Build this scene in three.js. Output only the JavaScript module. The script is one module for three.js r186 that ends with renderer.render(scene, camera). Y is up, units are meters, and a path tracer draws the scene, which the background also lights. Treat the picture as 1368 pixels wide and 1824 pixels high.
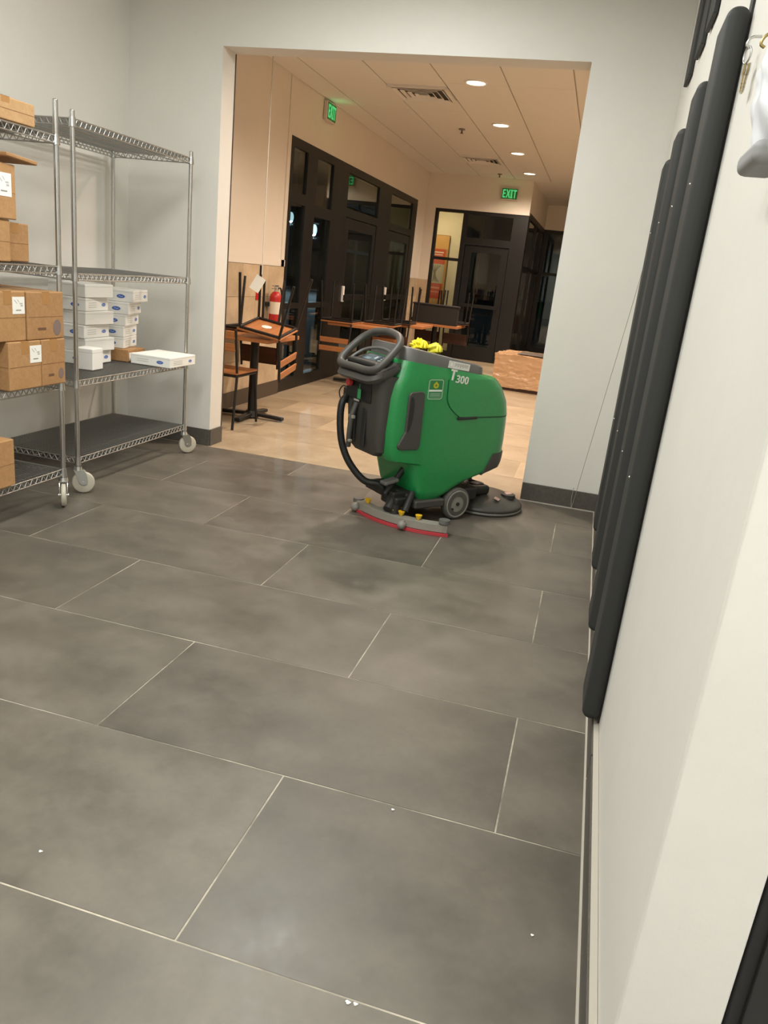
import * as THREE from 'three';
import { RoundedBoxGeometry } from 'three/addons/geometries/RoundedBoxGeometry.js';
import { mergeGeometries, mergeVertices, toCreasedNormals } from 'three/addons/utils/BufferGeometryUtils.js';
import { RectAreaLightUniformsLib } from 'three/addons/lights/RectAreaLightUniformsLib.js';
import { TextGeometry } from 'three/addons/geometries/TextGeometry.js';
import { FontLoader } from 'three/addons/loaders/FontLoader.js';

// ------------------------------------------------------------------ camera, sky, light, exposure
const scene = new THREE.Scene();
const renderer = new THREE.WebGLRenderer();
renderer.toneMapping = THREE.LinearToneMapping;
renderer.toneMappingExposure = 1.0;
renderer.shadowMap.enabled = true;
RectAreaLightUniformsLib.init();
scene.background = new THREE.Color(0x0b0c0e);            // night sky outside the shop front

const camera = new THREE.PerspectiveCamera(2 * Math.atan(912 / 1362) * 180 / Math.PI, 1368 / 1824, 0.05, 200);
camera.position.set(0, 1.40, 0);
{
  const m = new THREE.Matrix4().makeBasis(
    new THREE.Vector3(0.95912, 0.10384, -0.26325),
    new THREE.Vector3(-0.17507, 0.94859, -0.26369).normalize(),
    new THREE.Vector3(0.22233, 0.29900, 0.92799));
  camera.quaternion.setFromRotationMatrix(m);
}
scene.add(camera);

const TROFFER_LIGHT = 25.5;    // cool ceiling troffers, front room
const DOWNLIGHT = 22;        // warm recessed lamps, dining room
const WARM = new THREE.Color().setRGB(1.0, 0.81, 0.65);
const COOL = new THREE.Color().setRGB(0.98, 1.0, 0.95);

// ------------------------------------------------------------------ helpers
let seed = 12345;
const rnd = () => { seed = (seed * 1664525 + 1013904223) >>> 0; return seed / 4294967296; };
const rr = (a, b) => a + (b - a) * rnd();
const V = (x, y, z) => new THREE.Vector3(x, y, z);
const used = {};
function numbered(n) { const k = used[n] = (used[n] ?? -1) + 1; return k ? n + '_' + String(k).padStart(3, '0') : n; }
function sh(o) { o.castShadow = true; o.receiveShadow = true; return o; }
function thing(name, label, category, pos = [0, 0, 0], turn = 0, group) {
  const o = new THREE.Group(); o.name = numbered(name); o.position.set(...pos); o.rotation.y = turn;
  o.userData = { label, category }; if (group) o.userData.group = group; scene.add(o); return o;
}
function struct(name, label, category) { const o = new THREE.Group(); o.name = name; o.userData = { kind: 'structure', label, category }; scene.add(o); return o; }
function part(name, geo, mat, parent) { const m = sh(new THREE.Mesh(Array.isArray(geo) ? merge(geo) : geo, mat)); m.name = name; parent.add(m); return m; }
function merge(list) {
  const l = list.map(g => { g = g.index ? g.toNonIndexed() : g; for (const k of Object.keys(g.attributes)) if (!['position', 'normal', 'uv'].includes(k)) g.deleteAttribute(k); return g; });
  return l.length > 1 ? mergeGeometries(l) : l[0];
}
function box(w, h, d, x = 0, y = 0, z = 0) { return new THREE.BoxGeometry(w, h, d).translate(x, y, z); }
function span(x0, x1, y0, y1, Z0, Z1) { return new THREE.BoxGeometry(x1 - x0, y1 - y0, Math.abs(Z1 - Z0)).translate((x0 + x1) / 2, (y0 + y1) / 2, -(Z0 + Z1) / 2); }  // Z = distance away from camera
function rbox(w, h, d, r = 0.006, x = 0, y = 0, z = 0, s = 2) { return new RoundedBoxGeometry(w, h, d, s, Math.min(r, w / 2.01, h / 2.01, d / 2.01)).translate(x, y, z); }
function rod(a, b, r, seg = 8, r2 = r) {
  const d = b.clone().sub(a), L = d.length();
  const g = new THREE.CylinderGeometry(r2, r, L, seg);
  g.applyQuaternion(new THREE.Quaternion().setFromUnitVectors(V(0, 1, 0), d.normalize()));
  return g.translate((a.x + b.x) / 2, (a.y + b.y) / 2, (a.z + b.z) / 2);
}
function tube(pts, r, n = 40, seg = 8, closed = false, tension = 0.5) { return new THREE.TubeGeometry(new THREE.CatmullRomCurve3(pts, closed, 'catmullrom', tension), n, r, seg, closed); }
function uvScale(g, su, sv, ou = 0, ov = 0) { const u = g.attributes.uv; for (let i = 0; i < u.count; i++) u.setXY(i, u.getX(i) * su + ou, u.getY(i) * sv + ov); return g; }
function boxUV(g) { // uv in metres by dominant normal
  const p = g.attributes.position, n = g.attributes.normal, u = g.attributes.uv;
  for (let i = 0; i < p.count; i++) {
    const ax = Math.abs(n.getX(i)), ay = Math.abs(n.getY(i)), az = Math.abs(n.getZ(i));
    if (ay >= ax && ay >= az) u.setXY(i, p.getX(i), p.getZ(i)); else if (ax >= az) u.setXY(i, p.getZ(i), p.getY(i)); else u.setXY(i, p.getX(i), p.getY(i));
  } return g;
}

// tiling value noise
function noiseGrid(size, cells, rs) {
  let s = rs * 7919 + 17; const r = () => { s = (s * 1664525 + 1013904223) >>> 0; return s / 4294967296; };
  const g = Array.from({ length: cells * cells }, r), out = new Float32Array(size * size);
  for (let y = 0; y < size; y++) for (let x = 0; x < size; x++) {
    const fx = x / size * cells, fy = y / size * cells, ix = Math.floor(fx), iy = Math.floor(fy);
    let tx = fx - ix, ty = fy - iy; tx = tx * tx * (3 - 2 * tx); ty = ty * ty * (3 - 2 * ty);
    const a = g[iy * cells + ix], b = g[iy * cells + (ix + 1) % cells], c = g[((iy + 1) % cells) * cells + ix], d = g[((iy + 1) % cells) * cells + (ix + 1) % cells];
    out[y * size + x] = (a + (b - a) * tx) + ((c + (d - c) * tx) - (a + (b - a) * tx)) * ty;
  } return out;
}
function fbm(size, layers, rs) { const o = new Float32Array(size * size); let tot = 0; layers.forEach(([c, w], i) => { const n = noiseGrid(size, c, rs + i * 13); tot += w; for (let k = 0; k < o.length; k++) o[k] += n[k] * w; }); for (let k = 0; k < o.length; k++) o[k] /= tot; return o; }
function tex(size, f, srgb = true, rep = 1) {
  const d = new Uint8Array(size * size * 4);
  for (let i = 0; i < size * size; i++) { const c = f(i, i % size, Math.floor(i / size)); d[i * 4] = Math.max(0, Math.min(255, c[0])); d[i * 4 + 1] = Math.max(0, Math.min(255, c[1])); d[i * 4 + 2] = Math.max(0, Math.min(255, c[2])); d[i * 4 + 3] = 255; }
  const t = new THREE.DataTexture(d, size, size); t.wrapS = t.wrapT = THREE.RepeatWrapping; t.magFilter = THREE.LinearFilter; t.minFilter = THREE.LinearMipmapLinearFilter; t.generateMipmaps = true;
  if (srgb) t.colorSpace = THREE.SRGBColorSpace; t.repeat.set(rep, rep); t.needsUpdate = true; return t;
}
function canvasTex(w, h, draw) { const c = document.createElement('canvas'); c.width = w; c.height = h; draw(c.getContext('2d'), w, h); const t = new THREE.CanvasTexture(c); t.colorSpace = THREE.SRGBColorSpace; return t; }
const std = (color, roughness = 0.6, extra = {}) => new THREE.MeshStandardMaterial({ color, roughness, ...extra });

// ------------------------------------------------------------------ materials
const nA = fbm(512, [[4, 1], [9, .8], [23, .5], [64, .35], [160, .25]], 3);
const nB = fbm(512, [[6, 1], [17, .7], [48, .5], [128, .4]], 11);
const nFine = fbm(256, [[32, .5], [90, 1]], 29);
const stretch = fbm(512, [[3, 1], [7, .7]], 41);
const slateMap = tex(512, (i, x, y) => { const v = 122 + (nA[i] - .5) * 34 + (stretch[((y * 3) % 512) * 512 + x] - .5) * 16 + (nB[i] - .5) * 26; return [v * 1.0, v * .955, v * .885]; }, true, .8);
const slateRough = tex(512, i => { const v = 112 + (nB[i] - .5) * 70; return [v, v, v]; }, false, .8);
const slateBump = tex(512, i => { const v = 128 + (nB[i] - .5) * 160; return [v, v, v]; }, false, .8);
const M = {};
M.tile = [0.93, 1.0, 1.08].map((k, q) => new THREE.MeshStandardMaterial({ color: new THREE.Color().setRGB(.575 * k, .555 * k, .525 * k), map: slateMap, roughness: 1, roughnessMap: slateRough, bumpMap: slateBump, bumpScale: 0.0006 }));
const groutMap = tex(512, i => { const t = nA[i] * .6 + nB[i] * .4; const v = 146 + (t - .5) * 210; return [v, v * .95, v * .86]; }, true, .7);
M.grout = std(0xffffff, .9, { map: groutMap });
const tanMap = tex(512, i => { const v = (nA[i] - .5) * 50 + (nB[i] - .5) * 26; return [196 + v, 176 + v, 148 + v]; }, true, .7);
M.tan = [0.50, .57, .63, .68].map(k => new THREE.MeshStandardMaterial({ color: new THREE.Color(k, k * .985, k * .96), map: tanMap, roughness: .42, bumpMap: slateBump, bumpScale: .0005 }));
M.tanGrout = std(0xa39277, .9);
const paintBump = tex(256, i => { const v = 128 + (nFine[i] - .5) * 200; return [v, v, v]; }, false, 3);
const paintMap = tex(512, i => { const v = 250 + (nA[i] - .5) * 10; return [v, v, v]; }, true, .5);
M.wall = new THREE.MeshStandardMaterial({ color: new THREE.Color().setRGB(.715, .692, .645), map: paintMap, roughness: .62, bumpMap: paintBump, bumpScale: .00015 });
M.diningWall = new THREE.MeshStandardMaterial({ color: new THREE.Color().setRGB(.76, .69, .60), map: paintMap, roughness: .7, bumpMap: paintBump, bumpScale: .00015 });
M.ceil = std(new THREE.Color().setRGB(.72, .69, .63), .9, { bumpMap: paintBump, bumpScale: .001 });
M.diningCeil = std(new THREE.Color().setRGB(.74, .71, .66), .95, { bumpMap: paintBump, bumpScale: .001 });
M.ceilGrid = std(new THREE.Color().setRGB(.48, .43, .36), .8);
M.base = new THREE.MeshStandardMaterial({ color: 0x5d5851, map: tex(256, i => { const v = 225 + (nFine[i] - .5) * 50; return [v, v, v]; }, true, 2), roughness: .5 });
M.caulk = std(0xb3aca0, .8);
M.chrome = std(0xc4c4c2, .26, { metalness: .95 });
M.wire = std(0xb0b0ad, .33, { metalness: .9 });
M.deck = std(0x9c9c99, .4, { metalness: .85 });
M.zinc = std(0xcfd0cd, .22, { metalness: .9 });
M.wheelCream = std(0xb9b2a2, .45);
M.rubberDark = std(0x2b2b2b, .6);
const cardMap = (r, g, b, q) => tex(256, (i, x, y) => { const v = (nFine[i] - .5) * 18 + (nA[(i * 3 + q * 999) % nA.length] - .5) * 16; return [r + v, g + v, b + v]; }, true, 1.5);
M.card = [cardMap(190, 146, 98, 1), cardMap(182, 138, 92, 2), cardMap(200, 160, 114, 3)].map(m => new THREE.MeshStandardMaterial({ color: new THREE.Color().setRGB(.80, .79, .78), map: m, roughness: .85 }));
M.cardDark = std(0x8a6440, .9);
M.tape = std(0xa87c4c, .35);
M.whiteCard = std(0xe9e8e3, .6);
M.black = std(0x1a1a19, .5);
M.blackMetal = std(0x1d1b19, .45, { metalness: .3 });
M.frame = std(0x0d0c0a, .45);
const woodMap = tex(512, (i, x, y) => { const g = stretch[(Math.floor(y / 1) % 512) * 512 + (Math.floor(x / 24) % 512)]; const f = nA[((y * 5) % 512) * 512 + Math.floor(x / 10) % 512]; const v = (g - .5) * 50 + (f - .5) * 60; return [168 + v, 108 + v * .8, 62 + v * .6]; }, true, 2);
M.wood = std(0xffffff, .45, { map: woodMap });
M.woodDark = std(0x6a5a4a, .5, { map: woodMap });
M.glass = new THREE.MeshPhysicalMaterial({ color: 0xe6efe9, roughness: .01, transmission: 1, thickness: 0, ior: 1.46 });
M.outGround = std(0x26241f, .8);

// ------------------------------------------------------------------ floors
const WZ = 5.18, WB = 5.37;             // near and far face of the wall with the opening
const XL = -3.36, XR = 0.235, XOL = -2.66, XOR = -0.29, OPEN_H = 2.69;
const floorG = struct('floor', 'dark grey stone tile floor with pale grout in the storage room', 'floor');
part('grout_bed', boxUV(span(XL - .1, 2.6, -.12, -.0012, -3.1, 5.165)), M.grout, floorG);
{
  let k = 0;
  const rows = []; for (let i = -7; i <= 6; i++) rows.push([1.757 + .603 * i, 1.757 + .603 * (i + 1)]);
  rows.forEach(([z0, z1], ri) => {
    z1 = Math.min(z1, 5.163); if (z1 - z0 < .05) return;
    const off = ((ri % 2) === 1) ? -.02 : -.63;
    const gap = .0026;
    for (let x = off - 1.22 * 4; x < 2.6; x += 1.22) {
      const x0 = Math.max(x, XL - .05), x1 = Math.min(x + 1.22, z0 > 1.0 ? XR : 2.55);
      if (x1 - x0 < .03) continue;
      const g = new THREE.BoxGeometry(x1 - x0 - 2 * gap, .012, z1 - z0 - 2 * gap);
      const p = g.attributes.position, u = g.attributes.uv, ou = rnd() * 5, ov = rnd() * 5;
      for (let i = 0; i < p.count; i++) u.setXY(i, p.getX(i) + ou, p.getZ(i) + ov);
      const t = part('tile', g, M.tile[k++ % 3], floorG);
      t.position.set((x0 + x1) / 2, -.006 + rr(-.0004, .0002), -(z0 + z1) / 2);
    }
  });
}
const floorD = struct('floor_dining', 'tan stone tile floor of the dining room beyond the opening', 'floor');
part('grout_bed', span(-3.5, 4.0, -.12, -.0008, 5.165, 18.2), M.tanGrout, floorD);
{
  let r = 0;
  for (let z = 5.165; z < 14.8; z += .603, r++) for (let x = -3.45 - (r % 2) * .61; x < 1.4; x += 1.22) {
    const x0 = Math.max(x, -3.4), x1 = x + 1.22; if (x1 - x0 < .05) continue;
    const g = new THREE.BoxGeometry(x1 - x0 - .004, .012, .599); const p = g.attributes.position, u = g.attributes.uv, ou = rnd() * 5, ov = rnd() * 5;
    for (let i = 0; i < p.count; i++) u.setXY(i, p.getX(i) + ou, p.getZ(i) + ov);
    const t = part('tile', g, M.tan[Math.floor(rnd() * 4)], floorD); t.position.set((x0 + x1) / 2, -.006, -(z + .3015));
  }
}

// ------------------------------------------------------------------ storage room shell
const CH = 3.2;
const wb = struct('wall_back', 'pale grey painted wall with the wide square opening', 'wall');
part('left_section', boxUV(span(XL - .1, XOL, 0, CH, WZ, WB)), M.wall, wb);
part('right_section', boxUV(span(XOR, XR + .15, 0, CH, WZ, WB)), M.wall, wb);
part('lintel', boxUV(span(XOL, XOR, OPEN_H, CH, WZ, WB)), M.wall, wb);
const wl = struct('wall_left', 'pale painted wall behind the wire shelving', 'wall');
part('wall_surface', boxUV(span(XL - .15, XL, 0, CH, -3.1, WZ)), M.wall, wl);
const wr = struct('wall_right', 'pale painted wall close on the right with an exposed end', 'wall');
part('wall_surface', boxUV(rbox(.155, CH, WZ - 1.06, .006, XR + .0775, CH / 2, -(WZ + 1.06) / 2)), M.wall, wr);
const wf = struct('wall_front', 'pale painted wall behind the viewer', 'wall');
part('wall_surface', boxUV(span(XL - .15, 2.7, 0, CH, -3.25, -3.1)), M.wall, wf);
const we = struct('wall_side', 'pale painted walls of the side bay to the right', 'wall');
part('wall_surface', boxUV(span(2.55, 2.7, 0, CH, -3.1, 2.6)), M.wall, we);
part('wall_surface', boxUV(span(XR + .155, 2.7, 0, CH, 2.6, 2.75)), M.wall, we);
const cf = struct('ceiling', 'pale flat ceiling of the storage room', 'ceiling');
part('ceiling_slab', span(XL - .15, 2.7, CH, CH + .12, -3.25, WB), M.ceil, cf);

// baseboards
const bbL = struct('baseboard_back_left', 'dark grey tile base left of the opening', 'baseboard');
part('base_tile', boxUV(rbox(XOL - XL + .004, .125, .012, .003, (XL + XOL) / 2, .0625, -(WZ - .006))), M.base, bbL);
part('base_tile', boxUV(rbox(.012, .125, WB - WZ, .003, XOL + .006, .0625, -(WZ + WB) / 2)), M.base, bbL);
const bbR = struct('baseboard_back_right', 'dark grey tile base right of the opening', 'baseboard');
part('base_tile', boxUV(rbox(XR - XOR, .125, .012, .003, (XR + XOR) / 2, .0625, -(WZ - .006))), M.base, bbR);
part('caulk_line', span(XOR, XR, 0, .006, WZ - .02, WZ - .01), M.caulk, bbR);
const bbW = struct('baseboard_right', 'low grey tile base along the right wall with pale caulk edges', 'baseboard');
for (let i = 0; i < 4; i++) part('base_tile', boxUV(rbox(.022, .09, 1.0, .003, XR - .011, .047, -(1.09 + 1.01 * i + .5))), M.base, bbW);
part('caulk_line', span(XR - .028, XR - .021, 0, .006, 1.07, WZ), M.caulk, bbW);
part('caulk_line', span(XR - .017, XR - .001, .09, .097, 1.07, WZ), M.caulk, bbW);
const bbX = struct('baseboard_left', 'dark grey tile base along the left wall', 'baseboard');
part('base_tile', boxUV(rbox(.012, .125, 8.2, .003, XL + .006, .0625, -1.07)), M.base, bbX);

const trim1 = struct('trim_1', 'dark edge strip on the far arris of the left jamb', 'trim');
part('shade_strip', span(XOL, XOL + .004, 0, OPEN_H, WB - .007, WB + .003), std(0x3a3128, .6), trim1);  // dark strip paints the shadow line at the back edge of the jamb

// troffers
const panelGlow = new THREE.MeshStandardMaterial({ color: 0xffffff, emissive: COOL, emissiveIntensity: 4, roughness: .6 });
function troffer(x, Z, turn, label) {
  const t = thing('ceiling_troffer', label, 'ceiling light', [x, CH, -Z], turn, 'storage room troffers');
  part('frame', [box(.64, .03, .03, 0, -.015, .61), box(.64, .03, .03, 0, -.015, -.61), box(.03, .03, 1.22, .31, -.015, 0), box(.03, .03, 1.22, -.31, -.015, 0)], M.whiteCard, t);
  part('diffuser', box(.59, .012, 1.19, 0, -.012, 0), panelGlow, t);
  const l = new THREE.RectAreaLight(COOL, TROFFER_LIGHT, .59, 1.19); l.position.set(0, -.034, 0); l.rotation.x = -Math.PI / 2; l.name = 'troffer_light'; t.add(l);
}
troffer(-1.35, 3.55, 0, 'ceiling troffer over the storage floor, nearest the opening');
troffer(-1.35, 1.25, 0, 'ceiling troffer over the storage floor, middle one');
troffer(-1.35, -1.4, 0, 'ceiling troffer at the back of the storage room');
troffer(.75, -.55, 0, 'ceiling troffer in the side bay, nearer the wall end');  // both side bay troffers are added out of view to brighten the wall end
troffer(1.85, .35, 0, 'ceiling troffer in the side bay, far right');

// ------------------------------------------------------------------ dining room shell
const XD = -3.25, CD = 3.12, FZ = 14.2;
const cd = struct('ceiling_dining', 'suspended ceiling of square tiles over the dining room', 'ceiling');
part('plenum_deck', span(-3.5, 4.0, CD + .24, CD + .34, WB - .1, 18.2), M.ceilGrid, cd);
part('ceiling_slab', span(1.27, 4.0, CD, CD + .1, WB, FZ), M.diningCeil, cd);
part('ceiling_slab', span(-3.4, 4.0, CD, CD + .1, FZ, 18.2), M.diningCeil, cd);
const VENTS = [[-2.0475, 8.25], [-2.0475, 12.3]], VS = .28;
const cx0 = -3.56, cw = .605;
for (let c = 1; c <= 8; c++) part('grid_runner', span(cx0 + c * cw - .02, cx0 + c * cw + .02, CD + .0105, CD + .03, WB, FZ), M.ceilGrid, cd);
for (let z = WB + 1.22; z < FZ; z += 1.22) part('grid_runner', span(XD, 1.27, CD + .0105, CD + .0295, z - .02, z + .02), M.ceilGrid, cd);
for (let x = cx0, c = 0; c < 8; x += cw, c++) for (let z = WB; z < FZ - .1; z += 1.22) {
  const x0 = Math.max(x, XD) + .006, x1 = x + cw - .006, z0 = z + .0015, z1 = Math.min(z + 1.22, FZ) - .0015;
  const v = VENTS.find(([vx, vz]) => vx > x0 && vx < x1 && vz > z0 && vz < z1);
  if (!v) part('ceiling_tile', span(x0, x1, CD, CD + .01, z0, z1), M.diningCeil, cd);
  else for (const [a, b] of [[z0, v[1] - VS], [v[1] + VS, z1]]) part('ceiling_tile', span(x0, x1, CD, CD + .01, a, b), M.diningCeil, cd);
}
const wdl = struct('wall_dining_left', 'cream wall of the dining room with stone wainscot below', 'wall');
const S0 = 7.86, S1 = 13.56, SH = 2.60;
part('upper_wall', boxUV(span(XD - .15, XD, 1.335, CD + .25, WB, S0)), M.diningWall, wdl);
part('header', boxUV(span(XD - .15, XD, SH, CD + .25, S0, S1)), M.diningWall, wdl);
part('corner_pier', boxUV(span(XD - .15, XD, 1.335, CD + .25, S1, FZ + .15)), M.diningWall, wdl);
part('backing', boxUV(span(XD - .15, XD - .005, 0, 1.335, WB, S0)), M.tanGrout, wdl);
part('backing', boxUV(span(XD - .15, XD - .005, 0, 1.335, S1, FZ)), M.tanGrout, wdl);
part('trim_cap', span(XD, XD + .012, 1.335, 1.40, WB, S0), M.diningWall, wdl);
part('trim_batten', span(XD, XD + .012, 1.335, CD, S0 - .10, S0 - .02), M.diningWall, wdl);
M.wains = [0.86, .93, 1.0].map(k => new THREE.MeshStandardMaterial({ color: new THREE.Color(k, k * .98, k * .95), map: tanMap, roughness: .5 }));
for (let r = 0; r < 4; r++) for (let z = WB - (r % 2) * .3; z < S0; z += .6) {
  const z0 = Math.max(z, WB), z1 = Math.min(z + .6, S0); if (z1 - z0 < .04) continue;
  part('wainscot_tile', boxUV(span(XD - .005, XD + .008, .13 + r * .301, .13 + (r + 1) * .301 - .003, z0 + .0015, z1 - .0015)), M.wains[Math.floor(rnd() * 3)], wdl);
}
for (let r = 0; r < 4; r++) part('wainscot_tile', boxUV(span(XD - .005, XD + .008, .13 + r * .301, .13 + (r + 1) * .301 - .003, S1 + .01, FZ)), M.wains[r % 3], wdl);
const bbD = struct('baseboard_dining', 'dark brown base along the dining room wall', 'baseboard');
part('base_strip', span(XD, XD + .02, 0, .15, WB, S0), std(0x4a3f33, .6), bbD);
const wdf = struct('wall_dining_far', 'cream wall above the far shop front', 'wall');
part('pier', boxUV(span(XD, -3.07, 1.335, CD + .25, FZ, FZ + .15)), M.diningWall, wdf);
part('header', boxUV(span(-3.07, -1.42, 2.56, CD + .25, FZ, FZ + .15)), M.diningWall, wdf);
part('header_return', boxUV(span(-1.57, -1.42, 2.62, CD + .25, FZ + .15, 18.0)), M.diningWall, wdf);
part('header_back', boxUV(span(-1.42, 4.0, 2.62, CD + .25, 18.0, 18.15)), M.diningWall, wdf);
for (let r = 0; r < 4; r++) part('wainscot_tile', boxUV(span(XD, -3.07, .13 + r * .301, .13 + (r + 1) * .301 - .003, FZ - .01, FZ + .14)), M.wains[(r + 1) % 3], wdf);
const wdr = struct('wall_dining_right', 'cream wall on the unseen right side of the dining room', 'wall');
part('wall_surface', span(3.4, 3.55, 0, CD + .25, WB - .2, 18.15), M.diningWall, wdr);
part('wall_surface', span(XR + .15, 3.55, 0, CD + .25, WB - .19, WB), M.diningWall, wdr);

// storefront on the left wall
function bar(x0, x1, y0, y1, z0, z1) { return span(x0, x1, y0, y1, z0, z1); }
const win1 = struct('window_1', 'black framed shop front glazing along the left dining wall', 'window');
const fx0 = XD - .10, fx1 = XD + .004;
part('top_rail', bar(fx0, fx1, SH - .09, SH, S0, S1), M.frame, win1);
part('bottom_rail', bar(fx0, fx1, 0, .14, S0 + .09, 8.35), M.frame, win1);
part('bottom_rail', bar(fx0, fx1, 0, .14, 8.65, 9.2), M.frame, win1);
for (const [a, b] of [[S0, S0 + .09], [8.35, 8.65], [9.2, 9.78], [11.2, 11.86], [13.24, S1]]) part('mullion', bar(fx0, fx1, 0, SH - .09, a, b), M.frame, win1);
part('transom_rail', bar(fx0, fx1, 1.98, 2.09, S0 + .09, 8.35), M.frame, win1);
part('transom_rail', bar(fx0, fx1, 1.90, 2.02, 8.65, 9.2), M.frame, win1);
part('transom_rail', bar(fx0, fx1, 2.0, 2.1, 9.78, 11.2), M.frame, win1);
part('transom_rail', bar(fx0, fx1, 2.0, 2.1, 11.86, 13.24), M.frame, win1);
part('middle_rail', bar(fx0, fx1, .9, .96, S0 + .09, 8.35), M.frame, win1);
part('middle_rail', bar(fx0, fx1, .9, .96, 8.65, 9.2), M.frame, win1);
const pane = (y0, y1, z0, z1, p) => part('pane', bar(XD - .022, XD - .016, y0, y1, z0, z1), M.glass, p);
pane(.14, .9, S0 + .09, 8.35, win1); pane(.96, 1.98, S0 + .09, 8.35, win1); pane(2.09, SH - .09, S0 + .09, 8.35, win1);
pane(.14, .9, 8.65, 9.2, win1); pane(.96, 1.90, 8.65, 9.2, win1); pane(2.02, SH - .09, 8.65, 9.2, win1);
pane(2.1, SH - .09, 9.78, 11.2, win1); pane(2.1, SH - .09, 11.86, 13.24, win1);
function shopDoor(name, label, z0, z1, handleZ) {
  const d = struct(name, label, 'door');
  const a = XD - .07, b = XD + .0;
  part('stile', bar(a, b, .01, 1.99, z0 + .005, z0 + .14), M.frame, d); part('stile', bar(a, b, .01, 1.99, z1 - .14, z1 - .005), M.frame, d);
  part('bottom_rail', bar(a, b, .01, .25, z0 + .14, z1 - .14), M.frame, d); part('top_rail', bar(a, b, 1.86, 1.99, z0 + .14, z1 - .14), M.frame, d);
  part('push_bar', bar(b, b + .05, .98, 1.05, z0 + .06, z1 - .06), M.frame, d);
  pane(.25, 1.86, z0 + .14, z1 - .14, d);
  if (handleZ) part('pull_handle', rbox(.03, .2, .05, .006, b + .0155, 1.06, -handleZ), M.whiteCard, d);
}
shopDoor('door_1', 'black framed glass door with pale pull plate, nearer in the left shop front', 9.79, 11.19, 9.87);
shopDoor('door_2', 'black framed glass door with pale pull plate, farther in the left shop front', 11.87, 13.23, 11.96);

// far shop front
const win2 = struct('window_2', 'black framed shop front glazing on the far wall', 'window');
const fr = (x0, x1, y0, y1, z0 = FZ + .02, z1 = FZ + .13) => part('mullion', span(x0, x1, y0, y1, z0, z1), M.frame, win2);
fr(-3.07, -3.02, 0, 2.56); fr(-2.56, -2.47, 0, 2.56); fr(-1.68, -1.42, 0, 2.56); fr(-3.02, -2.56, 2.51, 2.56); fr(-2.47, -1.68, 2.50, 2.56);
fr(-3.02, -2.56, 1.70, 1.75); fr(-2.47, -1.68, 2.0, 2.12); fr(-3.02, -2.56, 0, .12); fr(-3.02, -2.56, .78, .84);
const pz = (x0, x1, y0, y1, z = FZ + .05, p = win2) => part('pane', span(x0, x1, y0, y1, z, z + .006), M.glass, p);
pz(-3.02, -2.56, .12, .78); pz(-3.02, -2.56, .84, 1.70); pz(-3.02, -2.56, 1.75, 2.51); pz(-2.47, -1.68, 2.12, 2.50);
const d4 = struct('door_3', 'black framed glass exit door under the far green sign', 'door');
part('stile', span(-2.46, -2.34, .01, 1.99, FZ + .04, FZ + .1), M.frame, d4); part('stile', span(-1.81, -1.69, .01, 1.99, FZ + .04, FZ + .1), M.frame, d4);
part('bottom_rail', span(-2.34, -1.81, .01, .26, FZ + .04, FZ + .1), M.frame, d4); part('top_rail', span(-2.34, -1.81, 1.88, 1.99, FZ + .04, FZ + .1), M.frame, d4);
part('push_bar', span(-2.4, -1.75, .94, 1.0, FZ - .01, FZ + .04), M.frame, d4); pz(-2.34, -1.81, .26, 1.88, FZ + .06, d4);
const win3 = struct('window_3', 'dark glazed side of the far entrance bay', 'window');
for (const [a, b] of [[FZ + .15, FZ + .3], [15.9, 16.05], [17.8, 18.0]]) part('mullion', span(-1.51, -1.42, 0, 2.62, a, b), M.frame, win3);
part('top_rail', span(-1.51, -1.42, 2.52, 2.62, FZ + .3, 17.8), M.frame, win3); part('bottom_rail', span(-1.51, -1.42, 0, .12, FZ + .3, 17.8), M.frame, win3); part('middle_rail', span(-1.51, -1.42, 1.68, 1.74, FZ + .3, 17.8), M.frame, win3);
for (const [a, b] of [[FZ + .3, 15.9], [16.05, 17.8]]) { part('pane', span(-1.45, -1.444, .12, 1.68, a, b), M.glass, win3); part('pane', span(-1.45, -1.444, 1.74, 2.52, a, b), M.glass, win3); }
const win4 = struct('window_4', 'dark glazed rear shop front beside the far pillar edge', 'window');
for (const x of [-1.42, -.3, .8, 1.9, 3.0]) part('mullion', span(x, x + .09, 0, 2.62, 18.0, 18.11), M.frame, win4);
part('top_rail', span(-1.33, 3.1, 2.54, 2.62, 18.0, 18.11), M.frame, win4); part('middle_rail', span(-1.33, 3.1, 1.68, 1.74, 18.0, 18.11), M.frame, win4); part('bottom_rail', span(-1.33, 3.1, 0, .12, 18.0, 18.11), M.frame, win4);
for (const [x, w] of [[-1.33, 1.03], [-.21, 1.01], [.89, 1.01], [1.99, 1.01]]) { part('pane', span(x, x + w, .12, 1.68, 18.05, 18.056), M.glass, win4); part('pane', span(x, x + w, 1.74, 2.54, 18.05, 18.056), M.glass, win4); }

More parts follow.
